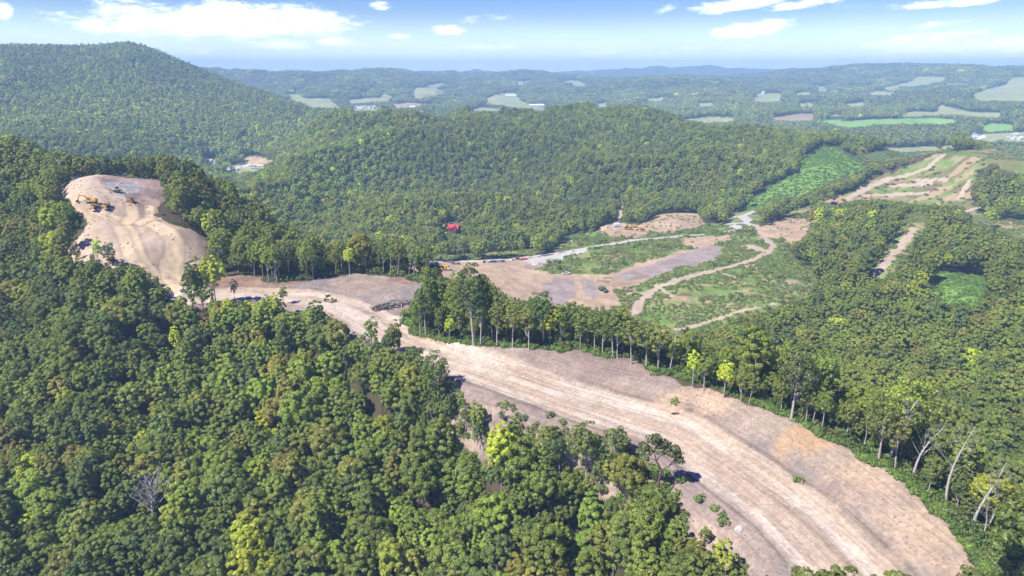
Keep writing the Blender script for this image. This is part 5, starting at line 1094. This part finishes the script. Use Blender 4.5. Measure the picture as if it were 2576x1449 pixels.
# utility poles
for x_, y_, lb in ((1841,562,'left wooden utility pole beside the gravel road junction'),(1852,553,'right wooden utility pole beside the gravel road junction')):
    o = thing('utility_pole', lb, 'utility pole', gp(x_,y_,600,0), R_(20), 'utility poles'); m = MB(); m.tube([(0,0,-1),(0,0,10)],[.2,.13],8,0,True); part('pole', m.mesh('pole', M_WOODP), o); m = MB(); m.box((0,0,9.2),(2.4,.14,.16)); part('crossarm', m.mesh('crossarm', M_WOODP), o)
    for s in (-1,0,1): m = MB(); m.tube([(s*1.0,0,9.3),(s*1.0,0,9.6)],[.06,.05],6,0,True); part('insulator', m.mesh('insulator', M_CONC), o)
# puddles
def puddle(label, x_, y_, rx, ry, c_, dmin):
    p = hit(x_, y_, dmin); m = MB(); n = 28; r = random.Random(int(x_)); vs = []
    for i in range(n): a = 2*PI*i/n; q_ = 1+r.uniform(-.12,.12); X_ = p.x+rx*q_*math.cos(a); Y_ = p.y+ry*q_*math.sin(a); vs.append((X_, Y_))
    zz = max(float(Hxy(np.array(a), np.array(b))) for a, b in vs[::3]+[(p.x,p.y)]); m.add([Vector((a,b,zz+.03)) for a,b in vs]+[Vector((a,b,zz-.5)) for a,b in vs], [tuple(range(n))]+[(i,(i+1)%n+0,(i+1)%n+n,i+n) for i in range(n)][:])
    me = m.mesh('puddle', flat_material('muddy_water', c_, .15, .5)); o = bpy.data.objects.new('puddle', me); C.objects.link(o); o['label'] = label; o['category'] = 'puddle'
puddle('small dark puddle on the shale beside the haul lane', 1700, 1041, 1.1, .35, (.10,.07,.06), 95); puddle('larger muddy brown puddle below the grey shale strip', 1517, 708, 4.2, 2.6, (.30,.21,.10), 380); puddle('smaller muddy brown puddle near the green slope', 1528, 699, 3.2, 1.4, (.30,.21,.10), 380)
# houses
def house(name, label, cat, loc, rz, L, Wd, h, wall, roofm, rh, group=None, wins=True, chim=False):
    o = thing(name, label, cat, loc, rz, group); m = MB(); m.box((0,0,h/2-.75),(L,Wd,h+1.5)); w_ = part('wall', m.mesh('wall', wall), o)
    m = MB(); e = .4; m.prism([(-Wd/2-e,h-.15),(0,h+rh),(Wd/2+e,h-.15),(Wd/2+e,h-.4),(0,h+rh-.28),(-Wd/2-e,h-.4)], -L/2-e, L/2+e, Matrix.Rotation(PI/2,4,'Z')); part('roof', m.mesh('roof', roofm), o)
    m = MB(); m.prism([(-Wd/2+.02,h-.05),(0,h+rh-.3),(Wd/2-.02,h-.05)], -L/2+.05, L/2-.05, Matrix.Rotation(PI/2,4,'Z')); part('gable', m.mesh('gable', wall), w_)
    if wins:
        n = max(2, int(L/3.2))
        for k in range(n):
            x_ = -L/2+L*(k+.5)/n; m = MB(); isd = k == n//2
            m.box((x_,-Wd/2-.03,1.1 if isd else 1.6),(1.0,.06,2.1 if isd else 1.1)); part('door' if isd else 'window', m.mesh('opening', M_GLASS if not isd else M_LOG), o)
    if chim: m = MB(); m.box((L*.2,.6,h+rh*.8),(.7,.7,1.6)); part('chimney', m.mesh('chimney', M_CONC), o)
    return o
hp = gp(1141,584,520,0)
o = house('log_house', 'brown log house with a bright red metal roof alone in the forest', 'house', hp, R_(-14), 9.5, 7.5, 3.6, M_LOG, M_ROOFR, 2.9, None, True, False)
o.scale = (1.2,1.2,1.2)
m = MB(); m.box((2.2,-5.3,1.3),(4.6,4.2,5.6)); part('wing', m.mesh('wing', M_LOG), o); m = MB(); m.prism([(-2.8,3.7),(0,6.2),(2.8,3.7),(2.8,3.5),(0,5.95),(-2.8,3.5)], -8.0,-1.0, Matrix.Translation((2.2,0,0))); part('wing_roof', m.mesh('wing_roof', M_ROOFR), o)
m = MB(); m.prism([(-2.25,3.7),(0,5.9),(2.25,3.7)], -7.35,-3.5, Matrix.Translation((2.2,0,0))); part('wing_gable', m.mesh('wing_gable', M_LOG), o); m = MB(); m.box((2.2,-8.4,-.6),(4.6,2.2,.5)); part('porch', m.mesh('porch', M_CONC), o); m = MB(); [m.box((2.2+s*1.1,-7.44,2.2),(1.0,.06,1.3)) for s in (-1,1)]; part('gable_window', m.mesh('gable_window', M_GLASS), o)
m = MB(); m.prism([(-1.1,4.2),(0,5.2),(1.1,4.2)], -4.3,-1.0, Matrix.Translation((-2.6,0,0))); part('dormer', m.mesh('dormer', M_ROOFR), o)
r = random.Random(12)
def village(spots, gname, lab, L, Wd, h, dmin, roofs, rh=1.4, name='house', cat='house', rot=(0,3.14), sc=1):
    for i, (x_, y_) in enumerate(spots):
        side = f"{x_/W0*100:.1f}% across and {y_/H0*100:.1f}% down"
        p = gp(x_, y_, dmin, 0); q_ = T; house(name, f"{lab}, {side}", cat, p, r.uniform(*rot), L*r.uniform(.85,1.2)*sc, Wd*r.uniform(.9,1.1)*sc, h*sc, M_WALLW, roofs[i % len(roofs)], rh*sc, gname, False)
village([(520,407),(529,406),(537,408),(566,424),(575,427),(584,422),(592,428),(600,424),(608,420),(618,421),(627,418),(636,421),(645,417),(655,420),(640,426),(574,431)], 'white buildings of the left valley settlement', 'white flat roofed building in the left valley settlement', 10, 5, 2.6, 1200, [M_WHITE, M_WHITE, M_GROOF], .9, rot=(-.3,.3))
village([(2433,344),(2442,341),(2451,347),(2459,343),(2467,349),(2449,337),(2475,346),(2438,350),(2462,352),(2540,345),(2549,349),(2558,343),(2566,350),(2572,345),(2553,340)], 'white houses of the right valley settlement', 'small white house in the right valley settlement', 12, 9, 3, 1500, [M_WHITE, M_GROOF], 2.2)
village([(887,274),(898,273),(906,275),(934,272),(942,274),(1028,270),(1038,272)], 'white houses below the far hay field', 'tiny white house in the far centre valley', 22, 14, 5, 1800, [M_WHITE, M_GROOF], 4)
village([(1921,236)], 'single far farm buildings', 'lone white farmhouse on the far right hay field', 26, 16, 8, 1900, [M_WHITE], 6); village([(1350,268),(1285,243)], 'single far farm buildings', 'long white barn on the far centre field', 60, 14, 5, 1900, [M_WHITE], 5, 'barn', 'barn', (-.1,.1))
